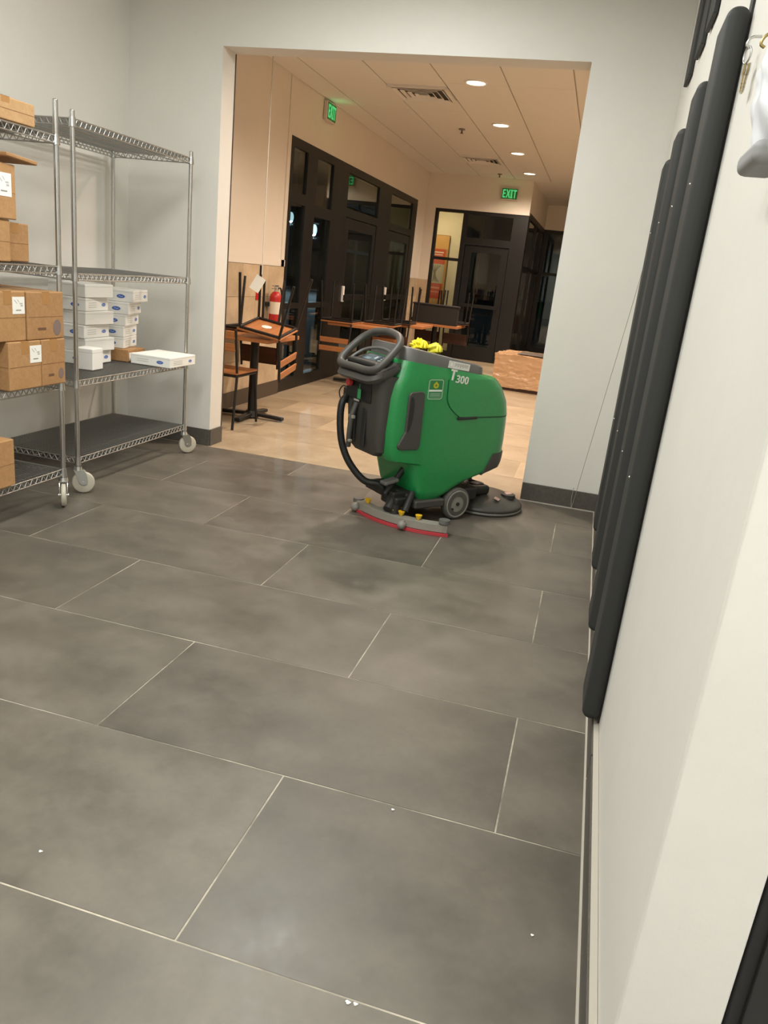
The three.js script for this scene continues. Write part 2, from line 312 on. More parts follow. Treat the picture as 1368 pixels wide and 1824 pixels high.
// lit lobby behind the left pane of the far shop front
const lob = struct('wall_lobby', 'warm lit lobby walls seen through the far left pane', 'wall');
part('wall_surface', boxUV(span(-4.6, -2.48, 0, 2.9, 16.1, 16.2)), M.diningWall, lob);
part('wall_surface', boxUV(span(-4.7, -4.6, 0, 2.9, FZ + .15, 16.2)), M.diningWall, lob);
part('divider', boxUV(span(-2.53, -2.48, 0, 2.9, FZ + .16, 16.2)), M.frame, lob);
part('lobby_ceiling', span(-4.7, -2.48, 2.9, 3.0, FZ + .15, 16.2), M.diningCeil, lob);
part('wall_surface', boxUV(span(-4.7, XD - .15, 0, 3.0, FZ + .12, FZ + .17)), M.diningWall, lob);
part('outer_cladding', boxUV(span(-4.8, XD - .16, 0, 3.1, FZ + .04, FZ + .12)), M.outGround, lob);
part('outer_cladding', boxUV(span(-4.8, -4.71, 0, 3.1, FZ + .12, 16.2)), M.outGround, lob);
{
  const t = thing('lobby_light', 'small round ceiling lamp in the lobby behind far glass', 'ceiling light', [-3.25, 2.9, -15.2]);
  part('trim', new THREE.TorusGeometry(.09, .012, 8, 24).rotateX(Math.PI / 2), M.whiteCard, t);
  part('lens', new THREE.CylinderGeometry(.085, .085, .01, 24).translate(0, -.004, 0), new THREE.MeshStandardMaterial({ color: 0xffffff, emissive: WARM, emissiveIntensity: 8 }), t);
  const l = new THREE.RectAreaLight(new THREE.Color().setRGB(1, .68, .38), 420, .15, .15); l.position.set(0, -.02, 0); l.rotation.x = -Math.PI / 2; l.name = 'lobby_lamp_light'; t.add(l);
  const pTex = canvasTex(128, 512, (c, w, h) => {
    c.fillStyle = '#b98a52'; c.fillRect(0, 0, w, h);
    c.fillStyle = '#cfa167'; c.fillRect(0, 0, w, 90);
    c.fillStyle = '#c2543a'; c.fillRect(14, 90, w - 28, 100); c.fillStyle = '#e7dccb'; c.fillRect(28, 108, w - 56, 8); c.fillRect(34, 126, w - 68, 5);
    c.fillStyle = '#b4aea0'; c.fillRect(14, 190, w - 28, 130); c.strokeStyle = '#77706a'; c.lineWidth = 5; for (let i = 0; i < 5; i++) { c.beginPath(); c.moveTo(24 + i * 16, 200); c.quadraticCurveTo(60 - i * 8, 250, 40 + i * 12, 312); c.stroke(); }
    c.fillStyle = '#bd5038'; c.fillRect(14, 320, w - 28, 105); c.fillStyle = '#d98c6a'; c.fillRect(30, 345, w - 60, 12); c.fillRect(30, 375, w - 60, 8);
  });
  const p = thing('poster', 'tall orange and tan poster on the lobby wall behind far glass', 'poster', [-3.30, 1.46, -16.06]);
  part('backing', box(.4, 1.5, .03), std(0x9a7142, .7), p);
  part('print', box(.38, 1.48, .004, 0, 0, .018), std(0xffffff, .6, { map: pTex }), p);
}

// outside
const og = struct('ground_outside', 'dark night pavement outside the shop front', 'ground');
part('ground_slab', span(-60, XD - .1, -.2, -.06, -20, 90), M.outGround, og);
part('ground_slab', span(XD - .1, 40, -.2, -.06, 18.2, 90), M.outGround, og);
function streetLamp(x, y, Z, r, label, tint) {
  const t = thing('street_lamp', label, 'street lamp', [x, -.06, -Z]);
  part('pole', new THREE.CylinderGeometry(.07, .1, y + .1, 10).translate(0, (y + .1) / 2, 0), M.blackMetal, t);
  part('arm', box(.9, .08, .08, .3, y + .1, 0), M.blackMetal, t);
  part('lamp_head', new THREE.SphereGeometry(r, 16, 12).scale(.7, 1.25, .7).translate(.5, y - r * .9, 0), new THREE.MeshStandardMaterial({ color: 0xffffff, emissive: tint, emissiveIntensity: 2.2 }), t);
  const l = new THREE.PointLight(tint, 60); l.position.set(.5, y - r * 2.6, 0); l.name = 'street_lamp_light'; t.add(l);
}
streetLamp(-14.5, 3.2, 37.4, .22, 'bluish lamp glowing outside the near glass door', new THREE.Color(.55, .72, 1));
streetLamp(-14.6, 3.5, 34.6, .18, 'dimmer teal lamp outside the nearest shop front pane', new THREE.Color(.35, .5, .6));

// downlights
function downlight(x, Z, label) {
  const t = thing('recessed_downlight', label, 'ceiling light', [x, CD, -Z], 0, 'dining room downlights');
  part('trim_ring', new THREE.TorusGeometry(.095, .012, 8, 32).rotateX(Math.PI / 2).translate(0, -.002, 0), M.whiteCard, t);
  part('lens', new THREE.CylinderGeometry(.088, .088, .008, 28).translate(0, -.005, 0), new THREE.MeshStandardMaterial({ color: 0xffffff, emissive: new THREE.Color(1, .86, .62), emissiveIntensity: 6 }), t);
  const l = new THREE.SpotLight(WARM, DOWNLIGHT, 0, 1.33, 1, 2); l.position.set(0, -.03, 0); l.target.position.set(0, -3, 0); l.shadow.radius = 4; l.castShadow = true; l.name = 'downlight_lamp'; t.add(l, l.target);
}
['first warm downlight, nearest the opening', 'second warm downlight from the opening', 'third warm downlight from the opening', 'fourth warm downlight, nearest the far green sign'].forEach((s, i) => downlight(-1.43, 7.72 + 1.88 * i, s));
['first', 'second', 'third', 'fourth'].forEach((s, i) => downlight(1.3, 7.72 + 1.88 * i, s + ' warm downlight of the unseen right-hand row'));
downlight(-1.43, 5.85, 'warm downlight hidden above the opening, left'); downlight(1.3, 5.85, 'warm downlight hidden behind the wall, right');

// vents and sprinklers
function vent(x, Z, label) {
  const t = thing('ceiling_vent', label, 'air vent', [x, CD, -Z], 0, 'dining ceiling vents');
  const s = .56; part('frame', [box(s, .02, .04, 0, -.01, s / 2), box(s, .02, .04, 0, -.01, -s / 2), box(.04, .02, s, s / 2, -.01, 0), box(.04, .02, s, -s / 2, -.01, 0)], M.diningCeil, t);
  for (let k = 0; k < 4; k++) { const q = .24 - k * .06; part('louver', [[0, q, q * 2, 0], [0, -q, q * 2, 0], [q, 0, 0, q * 2], [-q, 0, 0, q * 2]].map(([a, b, w, d]) => { const g = new THREE.BoxGeometry(w || .03, .004, d || .03); if (w) g.rotateX(b > 0 ? .6 : -.6); else g.rotateZ(a > 0 ? -.6 : .6); return g.translate(a, -.018, b); }), M.diningCeil, t); }
  for (const [w, d, x, z] of [[.012, .54, .27, 0], [.012, .54, -.27, 0], [.54, .012, 0, .27], [.54, .012, 0, -.27]]) part('duct_side', box(w, .2, d, x, .108, z), std(0xa9a59c, .5, { metalness: .5 }), t);
}
vent(-2.0475, 8.25, 'square ceiling vent left of the first downlight');
vent(-2.0475, 12.3, 'square ceiling vent left of the third downlight');
function sprinkler(x, Z, label) { const t = thing('sprinkler_head', label, 'sprinkler', [x, CD, -Z], 0, 'ceiling sprinklers'); part('escutcheon', new THREE.CylinderGeometry(.035, .04, .012, 16).translate(0, -.006, 0), std(0x8a8178, .5), t); part('deflector', [new THREE.CylinderGeometry(.008, .01, .04, 8).translate(0, -.03, 0), new THREE.CylinderGeometry(.022, .022, .004, 12).translate(0, -.05, 0)], std(0x6b6258, .4, { metalness: .6 }), t); }
sprinkler(-1.95, 10.0, 'small sprinkler head between the two ceiling vents'); sprinkler(-1.95, 13.7, 'small sprinkler head near the far green sign');

// exit signs
const font = await new FontLoader().loadAsync('fonts/droid/droid_sans_bold.typeface.json');
function textGeo(s, size, depth = .003) { const g = new TextGeometry(s, { font, size, depth, curveSegments: 5, bevelEnabled: false }); g.computeBoundingBox(); const b = g.boundingBox; return g.translate(-(b.min.x + b.max.x) / 2, -(b.min.y + b.max.y) / 2, 0); }
const exitGlow = new THREE.MeshStandardMaterial({ color: 0x0c3a1c, emissive: new THREE.Color().setRGB(.10, .62, .20), emissiveIntensity: .9 });
function exitSign(pos, turn, label) {
  const t = thing('exit_sign', label, 'exit sign', pos, turn, 'green exit signs'); t.scale.setScalar(.88);
  part('housing', rbox(.33, .22, .05, .01, 0, 0, -.026), std(0xcfc6b5, .6), t);
  part('face_plate', box(.3, .19, .004, 0, 0, .001), std(0x2c6b3c, .5), t);
  const g = textGeo('EXIT', .145); g.computeBoundingBox(); g.scale(.27 / (g.boundingBox.max.x - g.boundingBox.min.x), 1.05, 1);
  part('letters', g.translate(0, 0, .003), exitGlow, t);
  const l = new THREE.PointLight(new THREE.Color(.2, 1, .35), .015); l.position.set(0, 0, .09); l.name = 'exit_sign_light'; t.add(l);
}
exitSign([XD + .048, 3.0, -8.85], Math.PI / 2, 'green lit sign on the left wall above the shop front');
exitSign([-1.80, 2.877, -(FZ - .048)], 0, 'green lit sign on the far wall above the exit door');

// ------------------------------------------------------------------ wire racks
const rackH = { A: [1.965, 1.215, .645, .205], B: [1.849, 1.251, .668, .2] };
function caster(name, parent, x, z, yaw) {
  const c = new THREE.Group(); c.name = name; c.position.set(x, 0, z); c.rotation.y = yaw; parent.add(c);
  part('wheel', new THREE.LatheGeometry([[.012, -.014], [.03, -.015], [.056, -.012], [.0625, -.008], [.0625, .008], [.056, .012], [.03, .015], [.012, .014], [.012, -.014]].map(([r, y]) => new THREE.Vector2(r, y)), 28).rotateX(Math.PI / 2).translate(.028, .0635, 0), M.wheelCream, c);
  const fork = [box(.05, .004, .04, .004, .137, 0), new THREE.CylinderGeometry(.022, .026, .02, 16).translate(0, .146, 0), rod(V(.028, .0635, -.026), V(.028, .0635, .026), .009, 10)];
  for (const s of [-1, 1]) { const shp = new THREE.Shape(); shp.moveTo(-.02, .137); shp.lineTo(.03, .137); shp.quadraticCurveTo(.055, .12, .05, .06); shp.quadraticCurveTo(.03, .04, .01, .06); shp.quadraticCurveTo(-.005, .1, -.02, .137); fork.push(new THREE.ExtrudeGeometry(shp, { depth: .003, bevelEnabled: false }).translate(0, 0, s * .02 - .0015)); }
  part('fork', fork, M.zinc, c);
}
const collarGeo = new THREE.CylinderGeometry(.016, .0195, .045, 14);
function rack(name, label, X, Z0, Z1, depth, shelves, top, yaws) {
  const t = thing(name, label, 'wire rack', [X - depth / 2, 0, -(Z0 + Z1) / 2]);
  const L = Z1 - Z0, D = depth, hx = D / 2, hz = L / 2;
  let ci = 0;
  for (const sx of [1, -1]) for (const sz of [1, -1]) {
    part('post', [new THREE.CylinderGeometry(.0127, .0127, top - .15, 14).translate(sx * hx, (top + .15) / 2, sz * hz), new THREE.SphereGeometry(.0135, 12, 6).scale(1, .5, 1).translate(sx * hx, top, sz * hz)], M.chrome, t);
    caster('caster', t, sx * hx, sz * hz, yaws[ci++ % yaws.length]);
  }
  for (const y of shelves) {
    const fr = [];
    const rw = .0035;
    for (const sx of [1, -1]) {
      fr.push(rod(V(sx * hx, y, -hz), V(sx * hx, y, hz), rw), rod(V(sx * hx, y - .032, -hz), V(sx * hx, y - .032, hz), rw));
      const n = 30; for (let i = 0; i < n; i++) { const a = -hz + L * i / n, b = -hz + L * (i + .5) / n, c = -hz + L * (i + 1) / n; fr.push(rod(V(sx * hx, y, a), V(sx * hx, y - .032, b), .0028, 5), rod(V(sx * hx, y - .032, b), V(sx * hx, y, c), .0028, 5)); }
    }
    for (const sz of [1, -1]) {
      fr.push(rod(V(-hx, y, sz * hz), V(hx, y, sz * hz), rw), rod(V(-hx, y - .032, sz * hz), V(hx, y - .032, sz * hz), rw));
      const n = 15; for (let i = 0; i < n; i++) { const a = -hx + D * i / n, b = -hx + D * (i + .5) / n, c = -hx + D * (i + 1) / n; fr.push(rod(V(a, y, sz * hz), V(b, y - .032, sz * hz), .0028, 5), rod(V(b, y - .032, sz * hz), V(c, y, sz * hz), .0028, 5)); }
    }
    const s = part('shelf', fr, M.wire, t);
    const dk = []; const n = Math.round(L / .022); for (let i = 1; i < n; i++) { const z = -hz + L * i / n; dk.push(box(D, .0048, .0048, 0, y + .002, z)); }
    for (const q of [-.33, 0, .33]) dk.push(rod(V(q * D, y - .004, -hz), V(q * D, y - .004, hz), .0035, 6), rod(V(q * D, y - .03, -hz), V(q * D, y - .03, hz), .0035, 6));
    const dm = part('wire_deck', dk, M.deck, s); dm.userData.kind = 'stuff';
    for (const sx of [1, -1]) for (const sz of [1, -1]) part('collar', collarGeo, M.chrome, s).position.set(sx * hx, y - .016, sz * hz);
  }
  return t;
}
rack('wire_shelving_rack', 'chrome wire rack with white boxes, standing in the room corner', -2.70, 3.67, 4.87, .575, rackH.A, 2.0, [.6, .85, .7, .9]);
rack('wire_shelving_rack', 'chrome wire rack stacked with brown cartons at the left edge', -2.63, 2.24, 3.45, .60, rackH.B, 2.004, [.2, -.94, .6, .9]);

// ------------------------------------------------------------------ cartons
const labelTex = canvasTex(128, 128, (c, w, h) => { c.fillStyle = '#eeece6'; c.fillRect(0, 0, w, h); c.strokeStyle = '#8d8a86'; c.lineWidth = 4; c.beginPath(); c.moveTo(20, 22); c.lineTo(48, 50); c.moveTo(52, 20); c.lineTo(70, 40); c.stroke(); c.fillStyle = '#b5b2ad'; c.fillRect(76, 46, 30, 10); c.fillRect(84, 60, 24, 12); c.fillStyle = '#87847f'; c.fillRect(34, 96, 56, 8); });
M.label = std(0xffffff, .5, { map: labelTex });
M.print = std(0x6b4d38, .8); M.printGrey = std(0x7d6a63, .8);
// carton: X = front face plane (towards the room), Z range (away), y base
function carton(label, X, Z0, Z1, y, h, depth, mi, o = {}) {
  const w = Z1 - Z0;
  const t = thing('cardboard_carton', label, 'box', [X - depth / 2, y, -(Z0 + Z1) / 2], o.turn || 0, o.group || 'brown cartons on the left rack');
  part('body', boxUV(rbox(depth, h, w, .006, 0, h / 2, 0)), M.card[mi], t);
  part('tape', [box(depth + .0012, .0012, .05, 0, h, 0), box(.0012, h * .26, .05, depth / 2, h * .87, 0)], M.tape, t);
  part('flap_seam', [box(.0015, .0025, w - .012, depth / 2, h * .48, 0), box(depth - .012, .0025, .0015, 0, h * .48, w / 2)], M.cardDark, t);
  if (o.label) part('shipping_label', box(.002, h * o.label[2], w * o.label[3] || h * o.label[2], depth / 2 + .0005, h * o.label[1], -(o.label[0] - .5) * w), M.label, t);
  if (o.print) { part('printed_mark', [box(.0012, h * .05, w * .22, depth / 2 + .0005, h * .23, .12 * w)], M.print, t); part('printed_mark', new THREE.CylinderGeometry(w * .11, w * .11, .0015, 20).rotateZ(Math.PI / 2).scale(1, 1.35, 1).translate(depth / 2 + .0005, h * .24, -.3 * w), M.printGrey, t); }
  return t;
}
const sB3 = .6765, sB2 = 1.2595, sB1 = 1.8575, sB4 = .2085;
carton('lower brown carton with white label on the middle left shelf', -2.59, 3.03, 3.252, sB3, .228, .40, 0, { label: [.82, .72, .36, .36] });
carton('lower brown carton with printed round mark, beside the post', -2.59, 3.256, 3.434, sB3, .228, .38, 1, { print: 1 });
carton('upper brown carton with white label, stacked on the middle left shelf', -2.60, 2.93, 3.165, sB3 + .2295, .228, .40, 0, { label: [.8, .72, .34, .34] });
carton('upper brown carton with printed round mark, top of its stack', -2.595, 3.17, 3.434, sB3 + .2295, .226, .38, 1, { print: 1 });
carton('tall brown carton at the image edge, behind the labelled pair', -2.61, 2.66, 2.925, sB3, .45, .38, 1);
carton('brown carton with white label standing on the second left shelf', -2.66, 2.92, 3.155, sB2, .185, .36, 0, { label: [.45, .55, .4, .36] });
carton('small brown carton set back on the second left shelf', -2.715, 3.16, 3.345, sB2, .175, .25, 1);
{
  const t = carton('open brown carton with white label and raised flaps on top of another', -2.65, 2.92, 3.19, sB2 + .1865, .235, .34, 0, { label: [.72, .62, .42, .34] });
  const f1 = part('flap', boxUV(rbox(.34, .018, .2, .006, 0, 0, -.09)), M.card[1], t); f1.position.set(.03, .272, -.06); f1.rotation.x = -.07;
  part('flap', boxUV(rbox(.006, .215, .075, .002, .09, .12, -.172)), M.card[1], t);
}
carton('pale tan carton on the top left shelf', -2.635, 2.94, 3.315, sB1, .095, .40, 2);
carton('brown carton alone on the bottom left shelf', -2.61, 2.80, 3.065, sB4, .232, .38, 0);

// white boxes
const ovalTex = canvasTex(128, 64, (c, w, h) => { c.fillStyle = '#e9e8e3'; c.fillRect(0, 0, w, h); c.fillStyle = '#3f62ab'; c.beginPath(); c.ellipse(64, 32, 56, 25, 0, 0, 7); c.fill(); c.strokeStyle = '#c6d2ea'; c.lineWidth = 5; c.beginPath(); c.moveTo(34, 38); c.quadraticCurveTo(48, 18, 60, 34); c.quadraticCurveTo(72, 44, 94, 26); c.stroke(); });
M.oval = std(0xffffff, .55, { map: ovalTex });
M.greyPrint = std(0xb9b9b6, .7);
function whiteBox(label, x, y, Z, w, h, d, turn, o = {}) { // w across x, d along z
  const t = thing('white_box', label, 'box', [x, y, -Z], turn, 'white boxes on the corner rack');
  part('body', rbox(w, h, d, .004, 0, h / 2, 0), M.whiteCard, t);
  part('lid_edge', [box(w + .001, .0018, d + .001, 0, h * .82, 0)], M.greyPrint, t);
  if (!o.plain) {
    const ph = Math.min(.032, h * .42);
    part('oval_logo', box(ph * 2, ph, .0012, w * .24, h * .45, d / 2 + .0003), M.oval, t);
    part('oval_logo', box(.0012, ph * .85, ph * 1.6, w / 2 + .0003, h * .45, -d * .28), M.oval, t);
    part('printed_lines', [0, 1, 2].map(i => box(.0012, .003, d * .34, w / 2 + .0003, h * (.62 - i * .16), d * .2)).concat([0, 1].map(i => box(w * .3, .003, .0012, -w * .2, h * (.58 - i * .2), d / 2 + .0003))), M.greyPrint, t);
  }
  return t;
}
const sA3 = .6535;
{
  const t = thing('cardboard_carton', 'low brown carton under the white box stack', 'box', [-3.09, sA3, -4.60], .05, 'cartons on the corner rack');
  part('body', boxUV(rbox(.34, .078, .22, .005, 0, .039, 0)), M.card[1], t); part('tape', box(.342, .0012, .05, 0, .078, 0), M.tape, t);
  part('shipping_label', box(.09, .045, .0015, -.08, .04, .1105), M.label, t); part('shipping_label', box(.0015, .05, .07, .1705, .035, .06), M.label, t);
}
const b0 = sA3 + .079;
whiteBox('white box resting on the low brown carton, bottom of the tall stack', -3.145, b0, 4.62, .30, .072, .24, .22);
whiteBox('second white box up in the tall stack', -3.145, b0 + .073, 4.62, .30, .072, .24, .22);
whiteBox('third white box up in the tall stack', -3.14, b0 + .146, 4.625, .31, .074, .25, .24);
whiteBox('fourth white box up, just under the topmost', -3.125, b0 + .221, 4.63, .31, .078, .26, .26);
whiteBox('topmost white box of the tall stack', -3.10, b0 + .30, 4.655, .32, .075, .26, .2);
for (let i = 0; i < 6; i++) whiteBox(['bottom', 'second', 'third', 'fourth', 'fifth', 'top'][i] + ' white box in the uneven stack behind the near post', -3.115 + [0, .012, -.008, .01, -.012, .006][i], sA3 + .001 + i * .081, 4.275 + [.0, .012, -.01, .008, -.006, .01][i], .27, .079, .27, [.05, -.08, .04, -.05, .1, -.04][i], { plain: i % 2 });
whiteBox('small plain white box low beside the near post', -2.90, sA3, 4.06, .12, .125, .12, .1, { plain: 1 });
whiteBox('flat white box overhanging the shelf edge by the far post', -2.745, sA3, 4.655, .29, .066, .33, .0);

// ------------------------------------------------------------------ right wall things
M.panel = std(0x2c2d2c, .68);
M.panelBack = std(0x2a2a29, .7);
const pLab = ['nearest of the four', 'second of the four from the viewer', 'third of the four from the viewer', 'farthest of the four, beside the corner'];
[[2.25, .11, 2.10], [2.80, .17, 2.065], [3.42, .20, 2.045], [3.98, .215, 2.02]].forEach(([z, y0, y1], i) => {
  const t = thing('wall_panel', 'tall black rounded wall panel, ' + pLab[i], 'wall panel', [XR, 0, -(z + .105)], 0, 'tall black panels on the right wall');
  part('pad', rbox(.056, y1 - y0, .205, .026, -.032, (y0 + y1) / 2, 0, 5), M.panel, t);
  part('mounting_rail', box(.006, y1 - y0 + .1, .06, -.003, (y0 + y1) / 2, .05), M.panelBack, t);
  for (const y of [.9 - i * .03, 1.7]) part('bright_speck', new THREE.SphereGeometry(.004, 8, 6).translate(-.06, y, .05), M.zinc, t);  // small bright specks on the pad face
});
[3.42, 3.8, 4.28].forEach((z, i) => {
  const t = thing('wall_board', 'short black board high on the right wall, ' + ['nearest of three', 'middle of three', 'farthest of three'][i], 'wall board', [XR, 0, -(z + .12)], 0, 'high black boards on the right wall');
  part('board', rbox(.018, .6, .24, .004, -.012, 2.73, 0), M.panel, t); part('mounting_rail', box(.005, .56, .05, -.0025, 2.73, .03), M.panelBack, t);
});
{
  const t = thing('key_ring', 'bunch of brass and silver keys hanging on the right wall', 'keys', [XR, 1.93, -2.0]);
  const brass = std(0xb9a36c, .3, { metalness: .85 });
  part('hook', tube([V(-.001, .03, 0), V(-.02, .028, 0), V(-.028, .015, 0), V(-.022, .006, 0)], .003, 16, 6), M.zinc, t);
  part('ring', new THREE.TorusGeometry(.016, .0022, 6, 24).rotateY(Math.PI / 2 + .3).translate(-.022, -.006, 0), M.zinc, t);
  [[-.3, brass], [.05, M.zinc], [.35, brass], [.6, M.zinc]].forEach(([a, m], i) => { const k = part('key', [new THREE.CylinderGeometry(.012, .012, .0025, 14).rotateZ(Math.PI / 2), box(.0022, .038, .007, 0, -.028, 0), box(.0022, .006, .005, 0, -.038, .005), box(.0022, .005, .004, 0, -.03, .005)], m, t); k.position.set(-.022 + i * .003, -.034, -.004 + i * .004); k.rotation.x = a; });
  const hook2 = thing('wall_hook', 'small brass hook on the right wall beside the white bag', 'hook', [XR, 1.90, -1.78]);
  part('plate', rbox(.004, .04, .02, .002, -.002, 0, 0), brass, hook2); part('hook_arm', tube([V(-.003, .01, 0), V(-.02, .0, 0), V(-.026, -.014, 0), V(-.018, -.02, 0)], .003, 16, 6), brass, hook2);
}
{ // white bag hanging
  const t = thing('hanging_bag', 'crumpled white plastic bag with grey base hung on right wall', 'bag', [XR, 1.605, -1.36]); t.scale.set(1.15, 1.15, 1.25);
  const g = new THREE.SphereGeometry(1, 28, 24), p = g.attributes.position;
  for (let i = 0; i < p.count; i++) { let x = p.getX(i), y = p.getY(i), z = p.getZ(i); const k = y > 0 ? 1 - .55 * y : 1; const w = .85 + .1 * Math.sin(9 * z + 7 * y) + .08 * Math.sin(17 * y + 5 * x); p.setXYZ(i, x * .03 * k * w, y * .12 + .12, z * .07 * k * w); }
  g.computeVertexNormals(); part('bag_body', g.translate(-.032, 0, 0), std(0xd9dbe0, .4), t);
  part('bag_base', rbox(.05, .03, .12, .012, -.03, .012, 0), std(0x8f8f8f, .6), t);
  part('handle_loop', tube([V(-.032, .22, .02), V(-.026, .27, 0), V(-.016, .285, 0), V(-.024, .27, -.01), V(-.032, .22, -.02)], .004, 20, 6), std(0xd9dbe0, .4), t);
  part('hook', tube([V(0, .28, 0), V(-.02, .275, 0), V(-.026, .265, 0)], .003, 10, 6), M.zinc, t);
}
{
  const t = thing('loose_wire', 'thin pale cord running from the right wall down to the floor corner', 'wire');
  part('cord', tube([V(.226, 2.05, -4.35), V(.19, 1.5, -4.6), V(.13, .8, -4.87), V(.075, .16, -5.1), V(.06, .006, -5.13)], .0016, 40, 6), std(0x9a968c, .6), t);
  part('cord_tail', tube([V(.06, .006, -5.13), V(.05, .08, -5.145), V(.053, .15, -5.15)], .0016, 14, 6), std(0x9a968c, .6), t);
}
{
  const t = thing('black_cabinet', 'dark black cabinet beyond the exposed wall end, bottom right corner', 'cabinet', [.71, 0, -1.31]);
  part('body', rbox(.62, .95, .46, .006, 0, .505, 0), std(0x2a2a2a, .5), t); part('top', rbox(.63, .03, .47, .006, 0, .985, 0), std(0x343434, .45), t);
  part('plinth', box(.58, .03, .42, 0, .015, 0), M.black, t); part('door', rbox(.58, .84, .012, .003, 0, .52, .236), std(0x2d2d2d, .45), t); part('handle', rod(V(.24, .5, .255), V(.24, .7, .255), .006), M.zinc, t);
}

// crumbs on the floor
[[-.2375, 1.144, .0042, 'left one of two white crumbs near the bottom edge'], [-.2225, 1.146, .0036, 'right one of two white crumbs near the bottom edge'], [-.30, 1.737, .0035, 'white crumb lying in a grout joint at centre'], [-1.05, 1.264, .0035, 'pale crumb on the near left floor tile'], [.105, 1.45, .003, 'pale speck on the dark tile near the right base']].forEach(([x, Z, r, label]) => {
  const t = thing('paper_crumb', label, 'crumb', [x, 0, -Z], 0, 'crumbs on the storage floor');
  const g = new THREE.IcosahedronGeometry(r, 1), p = g.attributes.position; for (let i = 0; i < p.count; i++) { const q = 1 + .3 * Math.sin(900 * p.getX(i) + 700 * p.getZ(i)); p.setXYZ(i, p.getX(i) * q * 1.3, p.getY(i) * .5 + r * .5, p.getZ(i) * q); } g.computeVertexNormals();
  part('crumb_body', g, M.whiteCard, t);
});

